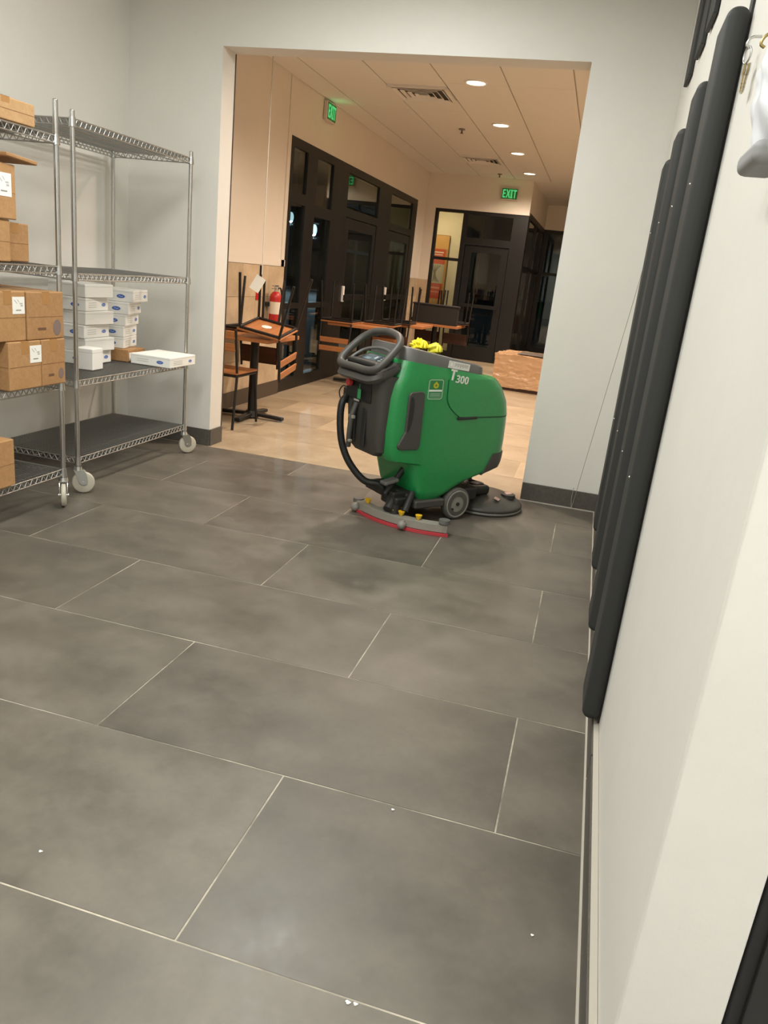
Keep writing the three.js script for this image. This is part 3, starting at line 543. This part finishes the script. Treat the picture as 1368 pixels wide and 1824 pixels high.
// ------------------------------------------------------------------ floor scrubber
{
  const S = thing('floor_scrubber', 'green walk-behind floor scrubber with grey loop handle', 'floor scrubber', [-.798, 0, -4.605], 50 * Math.PI / 180);
  const noiseG = tex(256, i => { const v = 238 + (nFine[i] - .5) * 22; return [v, v, v]; }, true, 3);
  const green = new THREE.MeshPhysicalMaterial({ color: new THREE.Color().setRGB(.014, .30, .075), roughness: .3, map: noiseG, clearcoat: .5, clearcoatRoughness: .35 });
  const greenShade = std(new THREE.Color().setRGB(.008, .10, .03), .6);  // darker copy of the green, painting shade into the panel seam
  const grey = std(0x44423e, .5), greyL = std(0x605f5c, .45), dark = std(0x232321, .55), blackR = std(0x171716, .5), alu = std(0x9c988e, .45, { metalness: .3 }), yellow = std(0xe6b820, .45), red = std(0xb83a42, .45), redB = std(0xc03a38, .35);
  const zc = .02;
  // plan outline: rounded rectangle u0..u1, half width w, radii front rf, rear rb; N points
  function plan(u0, u1, w, rf, rb) {
    const pts = [], n = 10; rf = Math.min(rf, w * .98, (u1 - u0) * .6); rb = Math.min(rb, w * .98, (u1 - u0) * .35);
    const arc = (cx, cz, r, a0, a1) => { for (let i = 0; i <= n; i++) { const a = a0 + (a1 - a0) * i / n; pts.push([cx + r * Math.cos(a), cz + r * Math.sin(a)]); } };
    const line = (a, b) => { for (let i = 1; i < 10; i++) pts.push([a[0] + (b[0] - a[0]) * i / 10, a[1] + (b[1] - a[1]) * i / 10]); };
    arc(u1 - rf, w - rf, rf, Math.PI / 2, 0); arc(u1 - rf, -w + rf, rf, 0, -Math.PI / 2);
    line([u1 - rf, -w], [u0 + rb, -w]);
    arc(u0 + rb, -w + rb, rb, -Math.PI / 2, -Math.PI); arc(u0 + rb, w - rb, rb, Math.PI, Math.PI / 2);
    line([u0 + rb, w], [u1 - rf, w]);
    return pts;
  }
  function loft(rings, capB = true, capT = true, crease = .6) { // rings: arrays of [x,y,z]
    const n = rings[0].length, pos = [], uv = [], idx = [];
    rings.forEach((r, k) => r.forEach((p, i) => { pos.push(...p); uv.push(p[0], p[1]); }));
    for (let k = 0; k < rings.length - 1; k++) for (let i = 0; i < n; i++) { const a = k * n + i, b = k * n + (i + 1) % n, c = a + n, d = b + n; idx.push(a, b, c, b, d, c); }
    const cap = (k, flip) => { const c = [0, 0, 0]; rings[k].forEach(p => { for (let q = 0; q < 3; q++) c[q] += p[q] / n; }); pos.push(...c); uv.push(c[0], c[1]); const ci = pos.length / 3 - 1; for (let i = 0; i < n; i++) { const a = k * n + i, b = k * n + (i + 1) % n; flip ? idx.push(ci, b, a) : idx.push(ci, a, b); } };
    if (capB) cap(0, true); if (capT) cap(rings.length - 1, false);
    const g = new THREE.BufferGeometry(); g.setAttribute('position', new THREE.Float32BufferAttribute(pos, 3)); g.setAttribute('uv', new THREE.Float32BufferAttribute(uv, 2)); g.setIndex(idx); g.computeVertexNormals();
    return toCreasedNormals(g, crease);
  }
  const lerpT = (tab, y) => { if (y <= tab[0][0]) return tab[0][1]; for (let i = 1; i < tab.length; i++) if (y <= tab[i][0]) { const [a, b] = [tab[i - 1], tab[i]]; return a[1] + (b[1] - a[1]) * (y - a[0]) / (b[0] - a[0]); } return tab[tab.length - 1][1]; };
  const uF = [[.145, -.03], [.17, .0], [.20, .05], [.235, .12], [.26, .20], [.285, .30], [.31, .375], [.35, .392], [.5, .398], [.62, .392], [.72, .365], [.80, .315], [.86, .25], [.90, .19], [.94, .12]];
  const uR = [[.145, -.30], [.20, -.325], [.30, -.355], [.365, -.375], [.385, -.52], [.42, -.545], [.55, -.565], [.75, -.565], [.83, -.55], [.90, -.52], [.97, -.48]];
  const W = [[.145, .20], [.18, .214], [.3, .218], [.8, .22], [.95, .212]];
  const topY = u => .948 - .125 * (u + .46);                         // sloping top edge of the tank
  const levels = [.145, .16, .18, .20, .22, .235, .25, .27, .285, .31, .34, .36, .368, .378, .388, .42, .48, .55, .62, .68, .74, .79, .83, .86];
  const ring = (y, inset = 0) => plan(lerpT(uR, y) + inset, lerpT(uF, y) - inset, lerpT(W, y) - inset, .16, .07).map(([u, z]) => [u, y, z + zc]);
  const rings = levels.map(y => ring(y));
  // final levels blend to the sloping top
  for (const k of [.5, .9, 1]) rings.push(plan(lerpT(uR, .86 + .06 * k), lerpT(uF, .84 + .07 * k), .215 - .006 * k, .16, .07).map(([u, z]) => [u, .86 + (topY(u) - .86) * k, (z) + zc]));
  part('tank_body', loft(rings, true, true, .5), green, S);
  // body surface on the viewer side
  const sideZ = (u, y) => { const f = lerpT(uF, y), w = lerpT(W, y), rf = .16; const cx = f - rf; if (u <= cx) return zc + w; const d = Math.min(u - cx, rf * .999); return zc + w - rf + Math.sqrt(rf * rf - d * d); };
  // raised access panel on the side
  const patch = (rows, off, name, mat, parent) => { // rows of [u,y] lists
    const pos = [], idx = [], uv = []; const n = rows[0].length, m = rows.length;
    for (const o of [off, -.004]) rows.forEach(r => r.forEach(([u, y]) => { pos.push(u, y, sideZ(u, y) + o); uv.push(u, y); }));
    const q = (a, b, c, d) => idx.push(a, b, c, b, d, c);
    for (let k = 0; k < m - 1; k++) for (let i = 0; i < n - 1; i++) q(k * n + i, k * n + i + 1, (k + 1) * n + i, (k + 1) * n + i + 1);
    const B = m * n; for (let i = 0; i < n - 1; i++) { q(B + i, B + i + 1, i, i + 1); q((m - 1) * n + i, (m - 1) * n + i + 1, B + (m - 1) * n + i, B + (m - 1) * n + i + 1); }
    for (let k = 0; k < m - 1; k++) { q(B + k * n, k * n, B + (k + 1) * n, (k + 1) * n); q(k * n + n - 1, B + k * n + n - 1, (k + 1) * n + n - 1, B + (k + 1) * n + n - 1); }
    const g = new THREE.BufferGeometry(); g.setAttribute('position', new THREE.Float32BufferAttribute(pos, 3)); g.setAttribute('uv', new THREE.Float32BufferAttribute(uv, 2)); g.setIndex(idx); g.computeVertexNormals();
    return part(name, toCreasedNormals(g, .5), mat, parent);
  };
  const panelRow = (y, ex) => { const t = Math.max(0, Math.min(1, (y - .64) / .13)); const uL = -.19 + .11 * Math.pow(1 - t, 2.2) - ex; const uRr = Math.min(lerpT(uF, y) - .03, .37) + ex; const r = []; for (let i = 0; i <= 18; i++) r.push([uL + (uRr - uL) * i / 18, y]); return r; };
  const ysP = []; for (let i = 0; i <= 16; i++) ysP.push(.64 + (.855 - .64) * i / 16);
  patch(ysP.map(y => panelRow(y, 0)), .007, 'side_panel', green, S);
  patch([.630, .633, .638, .66, .68, .70, .72, .75, .79, .83, .855].map(y => panelRow(Math.max(y, .64), .006).map(([u]) => [u, y])), .0025, 'gap_shade', greenShade, S);
  part('grip_slot', rbox(.15, .016, .02, .005, .0, .632, zc + .221), dark, S).rotation.set(0, 0, .03);
  // lid
  const lidRing = (dy, ins) => plan(-.50 + ins, .135 - ins * 2, .205 - ins, .1, .08).map(([u, z]) => [u, topY(u) + dy * (1 - .35 * (u + .5) / .63), z + zc]);
  part('lid', loft([lidRing(-.01, .004), lidRing(.06, .006), lidRing(.072, .012), lidRing(.077, .03)], true, true, .7), greyL, S);
  const lt = canvasTex(256, 96, (c, w, h) => { c.fillStyle = '#e2e0da'; c.fillRect(0, 0, w, h); c.fillStyle = '#9d9a94'; for (let i = 0; i < 26; i++) c.fillRect(70 + i * 6.6, 14 + (i % 3) * 4, (i % 4) + 2, 60 - (i % 5) * 6); c.fillStyle = '#c9c6bf'; c.fillRect(10, 10, 46, 76); c.fillStyle = '#e8e6e0'; c.fillRect(18, 20, 30, 54); });
  { const m = part('barcode_label', box(.16, .04, .0015), std(0xffffff, .45, { map: lt }), S); m.position.set(-.115, topY(-.115) + .026, zc + .2015); m.rotation.z = -.125; }
  // T300 lettering and round-cornered sticker
  { const m = part('lettering', mergeGeometries([textGeo('T', .062, .0015).translate(-.062, .018, 0), textGeo('300', .043, .0015).translate(0.012, 0, 0)]), std(0xdfe0d6, .5), S); m.geometry.applyMatrix4(new THREE.Matrix4().makeShear(0, .18, 0, 0, 0, 0).transpose()); m.position.set(-.112, .858, zc + .2265); m.rotation.z = -.13; }
  { const st = canvasTex(128, 160, (c, w, h) => {
      c.fillStyle = '#2a7a44'; c.fillRect(0, 0, w, h); c.strokeStyle = '#8fb794'; c.lineWidth = 9; c.beginPath(); c.roundRect(7, 7, w - 14, h - 14, 16); c.stroke();
      c.fillStyle = '#b9b31f'; c.beginPath(); c.arc(64, 50, 22, 0, 7); c.fill(); c.fillStyle = '#5d7d24'; c.beginPath(); c.arc(64, 50, 9, 0, 7); c.fill(); c.fillStyle = '#b9b31f'; c.beginPath(); c.arc(64, 28, 8, 0, 7); c.fill();
      c.fillStyle = '#dfe6dc'; c.fillRect(12, 82, w - 24, 14); c.fillStyle = '#5b8f69'; c.fillRect(18, 104, w - 36, 40); c.fillStyle = '#87ab8c'; c.fillRect(26, 112, w - 52, 4); c.fillRect(26, 124, w - 52, 4);
    });
    const m = part('warning_sticker', box(.112, .118, .0015), std(0xffffff, .4, { map: st }), S); m.position.set(-.282, .80, zc + .2205); }
  // side hand grip panel at the rear corner
  { const sp = new THREE.Shape(); sp.moveTo(-.485, .465); sp.lineTo(-.38, .462); sp.quadraticCurveTo(-.36, .462, -.36, .49); sp.lineTo(-.362, .765); sp.quadraticCurveTo(-.363, .785, -.39, .785); sp.lineTo(-.445, .78); sp.quadraticCurveTo(-.462, .775, -.462, .75); sp.lineTo(-.462, .56); sp.lineTo(-.50, .49); sp.quadraticCurveTo(-.505, .468, -.485, .465);
    part('corner_grip', new THREE.ExtrudeGeometry(sp, { depth: .018, bevelEnabled: true, bevelSize: .005, bevelThickness: .006, bevelSegments: 3, curveSegments: 8 }).translate(0, 0, zc + .207), grey, S);
    const s2 = new THREE.Shape(); s2.moveTo(-.452, .56); s2.quadraticCurveTo(-.425, .6, -.425, .70); s2.quadraticCurveTo(-.428, .755, -.445, .76); s2.quadraticCurveTo(-.456, .76, -.456, .74); s2.lineTo(-.456, .57);
    part('grip_recess', new THREE.ExtrudeGeometry(s2, { depth: .003, bevelEnabled: false, curveSegments: 8 }).translate(0, 0, zc + .2295), dark, S); }
  // front bumper
  { const br = [.272, .29, .31, .34, .37, .395, .405].map((y, k) => { const full = ring(y, -.006); const lim = .16 + (y - .272) * .55; return full.map(([u, yy, z]) => u < lim ? [lim, y, Math.max(-lerpT(W, y) * .9, Math.min(lerpT(W, y) + .006, z - zc)) + zc] : [u, y, z]); });
    part('front_bumper', loft(br, true, true, .6), grey, S); }
  // chassis, wheels
  part('chassis', [rbox(.56, .09, .34, .02, -.08, .135, zc), rbox(.22, .05, .30, .01, -.33, .16, zc)], dark, S);
  for (const s of [1, -1]) {
    const w = new THREE.Group(); w.name = 'drive_wheel'; w.position.set(0, .1, zc + s * .195); if (s < 0) w.rotation.y = Math.PI; S.add(w);
    part('tire', new THREE.LatheGeometry([[.05, -.025], [.088, -.026], [.099, -.018], [.1, 0], [.099, .018], [.088, .026], [.05, .025]].map(([r, y]) => new THREE.Vector2(r, y)), 40).rotateX(Math.PI / 2), std(0x55534e, .7), w);
    part('hub', [new THREE.LatheGeometry([[.001, .022], [.02, .024], [.024, .02], [.07, .021], [.078, .028], [.086, .027], [.088, .018]].map(([r, y]) => new THREE.Vector2(r, y)), 40).rotateX(Math.PI / 2)], std(0x8a8880, .5), w);
    part('axle_bolt', [new THREE.CylinderGeometry(.011, .011, .012, 12).rotateX(Math.PI / 2).translate(.0, 0, .026), new THREE.CylinderGeometry(.007, .007, .01, 10).rotateX(Math.PI / 2).translate(-.035, -.03, .024)], dark, w);
  }
  // scrub head
  const hx = .385, hz = .045;
  part('scrub_head', new THREE.LatheGeometry([[.001, .105], [.10, .10], [.17, .088], [.215, .07], [.24, .055], [.255, .045], [.262, .035], [.258, .022], [.24, .018], [.001, .018]].map(([r, y]) => new THREE.Vector2(r, y)), 56).translate(hx, 0, hz), std(0x45443f, .45), S);
  part('splash_skirt', new THREE.LatheGeometry([[.236, .004], [.26, .004], [.264, .02], [.24, .024], [.236, .004]].map(([r, y]) => new THREE.Vector2(r, y)), 56).translate(hx, 0, hz), std(0x6d6b66, .5), S);
  part('head_deck', [rbox(.24, .06, .22, .02, .24, .13, hz - .02), rod(V(.30, .1, hz), V(.30, .16, hz), .06, 20)], dark, S);
  part('head_roller', new THREE.CylinderGeometry(.045, .05, .022, 24).translate(hx + .10, .095, hz + .13), dark, S);
  part('head_label', [box(.05, .001, .035, 0, 0, 0).rotateX(.35).rotateY(.6).translate(hx - .03, .096, hz + .165), box(.05, .001, .03, 0, 0, 0).rotateX(.2).translate(hx + .11, .108, hz + .12)], std(0xc9aaa0, .6), S);
  part('head_post', rod(V(.345, .1, -.06), V(.345, .31, -.06), .016, 12), dark, S);
  // rear console
  const con = [[.40, -.575, .115], [.43, -.59, .155], [.52, -.607, .17], [.66, -.617, .178], [.76, -.622, .182], [.83, -.63, .185], [.86, -.64, .19]].map(([y, u, w]) => plan(u, -.50, w, .03, .05).map(([a, z]) => [a, y, z + zc]));
  part('console', loft(con, true, true, .6), grey, S);
  const head = [[.835, -.64, -.50, .172], [.85, -.69, -.49, .192], [.875, -.71, -.485, .20], [.897, -.70, -.49, .195]].map(([y, a, b, w]) => plan(a, b, w, .07, .08).map(([u, z]) => [u, y + (u + .6) * .42, z + zc]));
  part('control_head', loft(head, true, true, .7), grey, S);
  // loop handle
  { const P = []; const push = (s, z) => P.push(V(-.69 + .205 * s, .885 + .195 * s, z + zc));
    for (const [s, z] of [[0, -.12], [0, 0], [0, .12], [.06, .175], [.22, .195], [.5, .195], [.76, .178], [.93, .12], [1, .03], [1, -.03], [.93, -.12], [.76, -.172], [.5, -.19], [.22, -.19], [.06, -.17]]) push(s, z);
    part('loop_handle', tube(P, .021, 120, 14, true), grey, S);
    part('trigger_bail', tube([[.12, -.15], [.4, -.155], [.66, -.13], [.8, -.05], [.8, .05], [.68, .125], [.4, .15]].map(([s, z]) => V(-.675 + .195 * s, .875 + .14 * s, z + zc)), .009, 50, 8), greyL, S); }
  { const ct = canvasTex(256, 160, (c, w, h) => { c.fillStyle = '#3c4245'; c.fillRect(0, 0, w, h); c.fillStyle = '#59646a'; c.fillRect(20, 16, w - 40, 84); c.fillStyle = '#8d979a'; for (let i = 0; i < 5; i++) { c.beginPath(); c.arc(44 + i * 42, 124, 13, 0, 7); c.fill(); } c.fillStyle = '#7d8b93'; c.fillRect(96, 30, 64, 30); c.fillStyle = '#b8c0c2'; c.fillRect(36, 76, 70, 12); c.fillRect(150, 76, 60, 12); });
    const m = part('display_panel', box(.12, .008, .24), std(0xffffff, .25, { map: ct }), S); m.position.set(-.575, .925, zc); m.rotation.z = .40;
    part('display_bezel', rbox(.17, .03, .29, .012, -.57, .91, zc), dark, S).rotation.z = .0; }
  // controls on the rear face
  part('control_recess', rbox(.012, .12, .25, .004, -.624, .757, zc - .035), blackR, S);
  part('stop_button', [new THREE.CylinderGeometry(.021, .024, .018, 20).rotateZ(Math.PI / 2).translate(-.650, .785, -.085), new THREE.CylinderGeometry(.012, .012, .02, 12).rotateZ(Math.PI / 2).translate(-.634, .785, -.085)], redB, S);
  part('key_tag', [rbox(.006, .055, .03, .003, -.645, .735, .02), rod(V(-.645, .79, .02), V(-.645, .765, .02), .003)], std(0x2f8f55, .4), S);
  part('name_plate', rbox(.003, .018, .055, .001, -.6255, .695, -.03), std(0xb5b2aa, .4), S);
  part('rear_channel', [rbox(.014, .23, .05, .006, -.618, .56, -.055), rbox(.014, .22, .04, .006, -.615, .55, .05)], dark, S);
  // hoses
  part('drain_hose', tube([V(-.60, .70, -.145), V(-.655, .66, -.13), V(-.665, .55, -.12), V(-.65, .42, -.10), V(-.61, .31, -.06), V(-.54, .22, .0), V(-.46, .2, .05), V(-.42, .13, .08)], .021, 70, 12), blackR, S);
  part('squeegee_hose', tube([V(-.63, .68, -.02), V(-.655, .6, -.02), V(-.655, .5, -.03), V(-.64, .42, -.05)], .015, 30, 10), std(0x4a4946, .45), S);
  part('cable_loop', tube([V(-.60, .74, -.165), V(-.61, .74, -.21), V(-.615, .70, -.235), V(-.61, .655, -.21), V(-.60, .65, -.16)], .004, 30, 6), blackR, S);
  part('hose_clip', rbox(.02, .02, .05, .004, -.655, .60, -.02), alu, S); part('hose_clip', rbox(.02, .016, .04, .004, -.652, .46, -.03), alu, S);
  part('side_latch_box', rbox(.09, .09, .05, .01, -.575, .695, -.165), dark, S);
  // squeegee linkage
  part('lift_linkage', [rod(V(-.33, .34, .12), V(-.45, .16, .1), .018, 10), rod(V(-.38, .17, .12), V(-.47, .085, .17), .03, 12), rbox(.16, .06, .16, .015, -.36, .13, .12), rod(V(-.33, .19, .2), V(-.40, .09, .24), .02, 10)], dark, S);
  part('foot_pedal', rbox(.1, .022, .06, .008, -.40, .335, .14), greyL, S).rotation.z = .2;
  part('pivot_block', rbox(.22, .05, .07, .012, -.22, .12, zc + .19), grey, S);
  // squeegee: arc swung toward the viewer
  { const Q = new THREE.Group(); Q.name = 'squeegee'; Q.position.set(-.40, 0, .19); Q.rotation.y = 23 * Math.PI / 180; S.add(Q);
    const arc = (r, y0, y1, th, a = .62) => { // circular strip bulging to -x
      const R = .60, sp = new THREE.Shape(), n = 24; for (let i = 0; i <= n; i++) { const t = -a + 2 * a * i / n; const x = -(R + r) * Math.cos(t) + R * .885, z = (R + r) * Math.sin(t); i ? sp.lineTo(x, -z) : sp.moveTo(x, -z); }
      for (let i = n; i >= 0; i--) { const t = -a + 2 * a * i / n; sp.lineTo(-(R + r - th) * Math.cos(t) + R * .885, -(R + r - th) * Math.sin(t)); }
      return new THREE.ExtrudeGeometry(sp, { depth: y1 - y0, bevelEnabled: false }).rotateX(-Math.PI / 2).translate(0, y0, 0);
    };
    part('frame', [arc(0, .048, .066, .055, .545), arc(.006, .022, .064, .010, .545)], alu, Q);
    part('blade', arc(.016, .001, .019, .009, .56), red, Q);
    part('inner_blade', arc(-.045, .002, .045, .006, .53), blackR, Q);
    for (const [t, y, s] of [[-.55, .055, 1], [.5, .075, 1]]) { const x = -.60 * Math.cos(t) + .60 * .885, z = .60 * Math.sin(t); part('bumper_roller', new THREE.CylinderGeometry(.032, .034, .022, 20).translate(x + .02, y + .008, z), greyL, Q); }
    for (const t of [-.5, .12]) { const x = -.625 * Math.cos(t) + .60 * .885, z = .625 * Math.sin(t); part('side_roller', [new THREE.SphereGeometry(.026, 14, 10).translate(x, .032, z), rbox(.05, .016, .02, .005, x + .025, .05, z)], std(0x827f78, .5), Q); }
    for (const t of [-.42, -.04, .06, .25]) { const x = -.565 * Math.cos(t) + .60 * .885, z = .565 * Math.sin(t); part('wing_knob', [new THREE.CylinderGeometry(.022, .014, .02, 6).translate(x, .082, z), new THREE.CylinderGeometry(.009, .009, .03, 8).translate(x, .07, z)], yellow, Q); }
    part('hose_cuff', new THREE.CylinderGeometry(.03, .034, .06, 16).translate(-.02, .09, -.02), dark, Q); }
}
// yellow gloves on the scrubber
{
  const c = Math.cos(50 * Math.PI / 180), s = Math.sin(50 * Math.PI / 180);
  const toW = (u, y, z) => [-.798 + u * c + z * s, y, -4.605 - u * s + z * c];
  const yel = std(0xf0dc22, .6);
  const lump = (label, u, y, z, sc, ph, tint) => {
    const t = thing('yellow_glove', label, 'glove', toW(u, y, z), ph, 'yellow gloves on the scrubber lid');
    const g = new THREE.SphereGeometry(1, 40, 28), p = g.attributes.position;
    for (let i = 0; i < p.count; i++) { const x = p.getX(i), yy = p.getY(i), zz = p.getZ(i); const r = 1 + .16 * Math.sin(5 * x + 3 * zz + ph * 3) + .13 * Math.sin(9 * yy - 4 * zz + ph) + .09 * Math.sin(13 * x + 11 * yy); p.setXYZ(i, x * r * sc, Math.max(-.35, yy * r * .85) * sc, zz * r * sc * .8); }
    g.computeVertexNormals(); part('palm', g, std(tint, .55), t);
    for (let k = 0; k < 4; k++) { const a = k * .5 - .8 + ph; part('finger', tube([V(0, .3 * sc, 0), V(.7 * sc * Math.cos(a), .55 * sc, .6 * sc * Math.sin(a)), V(1.1 * sc * Math.cos(a + .2), .2 * sc, .95 * sc * Math.sin(a + .2)), V(1.2 * sc * Math.cos(a + .3), -.2 * sc, sc * Math.sin(a + .3))], sc * .24, 14, 8), std(tint, .55), t); }
  };
  lump('bright yellow crumpled glove on the lid, nearer the handle', -.30, 1.018, .06, .042, .4, 0xf6e326);
  lump('yellow crumpled glove with olive tint on the lid, nearer the label', -.185, .998, .06, .042, 2.0, 0xd6cf36);
}

// ------------------------------------------------------------------ dining furniture
function buildChair(o = {}) {
  const t = new THREE.Group();
  const m = M.blackMetal, r = .0115, w = .19, sd = .19;
  for (const s of [-1, 1]) {
    part('front_leg', rod(V(s * w, .44, sd - .02), V(s * (w + .015), 0, sd + .02), r), m, t);
    part('rear_leg', rod(V(s * w, .44, -sd), V(s * (w + .01), 0, -sd - .07), r), m, t);
    part('back_upright', rod(V(s * w, .44, -sd), V(s * (w - .005), .82, -sd - .05), r), m, t);
  }
  part('seat_frame', [rod(V(-w, .44, -sd), V(w, .44, -sd), r), rod(V(-w, .44, sd - .02), V(w, .44, sd - .02), r), rod(V(-w, .44, -sd), V(-w, .44, sd - .02), r), rod(V(w, .44, -sd), V(w, .44, sd - .02), r)], m, t);
  part('seat', rbox(.40, .018, .40, .008, 0, .461, -.005), o.dark ? M.woodDark : M.wood, t);
  if (o.panel) part('back_panel', rbox(.38, .16, .014, .005, 0, .70, -sd - .034).applyMatrix4(new THREE.Matrix4()), M.woodDark, t);
  else { part('back_slat', rbox(.385, .062, .014, .005, 0, .775, -sd - .044), o.dark ? M.woodDark : M.wood, t); part('back_slat', rbox(.385, .062, .014, .005, 0, .675, -sd - .031), o.dark ? M.woodDark : M.wood, t); }
  return t;
}
const chairs = { wood: buildChair(), dark: buildChair({ dark: 1, panel: 1 }) };
function chair(kind, label, x, y, Z, turn, flip, tilt = 0, group) {
  const c = chairs[kind].clone(); c.name = numbered('dining_chair'); c.userData = { label, category: 'chair', group };
  c.position.set(x, y, -Z);
  c.rotation.order = 'YXZ'; c.rotation.set(flip ? Math.PI + tilt : tilt, turn, 0); scene.add(c); return c;
}
function table(label, x, Z, w, d, turn = 0) {
  const t = thing('pedestal_table', label, 'table', [x, 0, -Z], turn, 'wood topped dining tables');
  part('tabletop', boxUV(rbox(w, .035, d, .006, 0, .7325, 0)), M.wood, t);
  part('top_plate', box(.3, .012, .3, 0, .709, 0), M.blackMetal, t);
  part('pedestal', new THREE.CylinderGeometry(.038, .038, .66, 16).translate(0, .375, 0), M.blackMetal, t);
  for (let k = 0; k < 4; k++) { const g = new RoundedBoxGeometry(.29, .03, .06, 2, .01); const p = g.attributes.position; for (let i = 0; i < p.count; i++) p.setY(i, p.getY(i) + (.145 - p.getX(i) - .145) * .05); part('foot', g.translate(.165, .032, 0).rotateY(k * Math.PI / 2), M.blackMetal, t); }
  part('foot_hub', new THREE.CylinderGeometry(.05, .075, .05, 16).translate(0, .042, 0), M.blackMetal, t);
  return t;
}
const up = .75 + .4705;
table('wood topped pedestal table with black cross base, nearest the opening', -2.88, 6.42, .56, .70, 0);
chair('dark', 'upturned chair with dark back panel on the nearest table', -3.035, up, 6.645, Math.PI, true, 0, 'upturned chairs on tables');  // dark panel colour paints in its shadowed rear side
{
  const c = chair('wood', 'tilted upturned chair with pale sticker on its seat, nearest table', -2.69, up + .065, 6.22, Math.PI / 2, true, 0, 'upturned chairs on tables');
  const q = new THREE.Quaternion().setFromEuler(new THREE.Euler(.16, 0, -.14)), piv = V(-2.69, .76, -6.22);
  c.quaternion.premultiply(q); c.position.sub(piv).applyQuaternion(q).add(piv);
  part('paper_sticker', new THREE.CylinderGeometry(.04, .045, .002, 9).translate(.03, .4515, .02), M.label, c);
}
chair('wood', 'upright chair with wooden back slats beside the left jamb', -2.97, 0, 6.06, Math.PI, false, 0, 'upright chairs');
table('wood topped table with upturned chairs along the shop front, second from opening', -2.78, 9.35, .66, .7);
chair('wood', 'upturned chair with wooden slats on the second table, left', -2.99, up, 9.165, 0, true, 0, 'upturned chairs on tables');
chair('wood', 'upturned chair on the second table, farther back', -2.565, up, 9.535, Math.PI, true, 0, 'upturned chairs on tables');
table('wood topped table behind the scrubber handle, third from opening', -2.52, 10.5, .66, .7);
chair('dark', 'dark upturned chair on the third table', -2.55, up, 10.315, 0, true, 0, 'upturned chairs on tables');
table('wood topped table before the far window, fourth from opening', -2.28, 11.45, .8, .7);
chair('dark', 'dark upturned chair on the far table, left one', -2.47, up, 11.635, Math.PI, true, 0, 'upturned chairs on tables');
chair('dark', 'dark upturned chair on the far table, right one', -2.03, up, 11.635, Math.PI, true, 0, 'upturned chairs on tables');

{
  const t = thing('dark_block', 'dark rectangular bin on the far table before the upturned legs', 'bin', [-2.24, .75, -11.2]);  // block stands in for an unclear dark shape among the chairs
  part('block_body', rbox(.66, .25, .12, .008, 0, .125, 0), std(0x1f1b17, .6), t); part('rim', rbox(.68, .025, .14, .006, 0, .262, 0), std(0x191613, .6), t);
}
{ // fire extinguisher
  const t = thing('fire_extinguisher', 'red fire extinguisher with white label band on wainscot', 'extinguisher', [XD + .10, .76, -7.46]);
  const redE = std(0xb02520, .35);
  part('cylinder', new THREE.LatheGeometry([[.001, 0], [.055, 0], [.06, .01], [.06, .27], [.052, .3], [.03, .325], [.02, .33]].map(([r, y]) => new THREE.Vector2(r, y)), 24), redE, t);
  part('label_band', new THREE.CylinderGeometry(.0606, .0606, .12, 24, 1, true).translate(0, .17, 0), std(0xd8cdb8, .5), t);
  part('valve', [new THREE.CylinderGeometry(.02, .02, .05, 12).translate(0, .35, 0), rbox(.03, .015, .11, .004, 0, .385, .02), rbox(.03, .012, .1, .004, 0, .36, .03)], M.zinc, t);
  part('hose', tube([V(0, .35, -.02), V(.02, .36, -.07), V(.03, .25, -.09), V(.02, .1, -.085)], .009, 24, 8), M.black, t);
  part('wall_bracket', box(.05, .04, .1, -.07, .2, 0), M.black, t);
  const s = thing('wall_sign', 'small red sign beside the fire extinguisher', 'sign', [XD + .012, 1.08, -7.22]); part('plate', rbox(.004, .16, .09, .001), redE, s);
}
{
  const t = thing('hanging_tag', 'white paper tag on a long thin cord above the nearest table', 'tag');
  part('cord', rod(V(-2.66, CD, -5.98), V(-2.655, 1.27, -5.98), .0042, 6), std(0xcfc8bc, .4), t);
  const m = part('paper_tag', rbox(.085, .125, .003, .001), std(0xe4ddd0, .7), t); m.position.set(-2.69, 1.195, -5.98); m.rotation.z = -.5; m.rotation.y = .2;
}
{ // wrapped pallet
  const t = thing('wrapped_pallet', 'low tan carton load in shiny stretch film on the dining floor', 'pallet', [-.72, 0, -11.2], -.06);
  part('load', boxUV(rbox(.98, .40, .9, .02, 0, .255, 0)), M.card[2], t);
  for (let k = 0; k < 3; k++) part('pallet_runner', box(.98, .05, .1, 0, .026, -.38 + k * .38), M.woodDark, t);
  const g = new THREE.BoxGeometry(1.0, .44, .92, 70, 36, 60), p = g.attributes.position;
  for (let i = 0; i < p.count; i++) { const x = p.getX(i), y = p.getY(i), z = p.getZ(i); const w1 = nA[(Math.floor((y + .3) * 420) % 512) * 512 + Math.floor((x + z + 2) * 150) % 512], w2 = nB[(Math.floor((y + .3) * 900) % 512) * 512 + Math.floor((x - z + 2) * 260) % 512]; const n = (w1 - .5) * .10 + (w2 - .5) * .06; p.setXYZ(i, x * (1.0 + n), y + n * .6 + .262, z * (1 + n)); }
  g.computeVertexNormals();
  part('stretch_film', g, new THREE.MeshPhysicalMaterial({ color: 0xc8a27c, roughness: .12, transmission: .12, thickness: 0, ior: 1.45 }), t);
  part('top_sheet', rbox(.7, .012, .5, .004, .12, .50, .05), std(0x4a3d33, .6), t);
}
renderer.render(scene, camera);
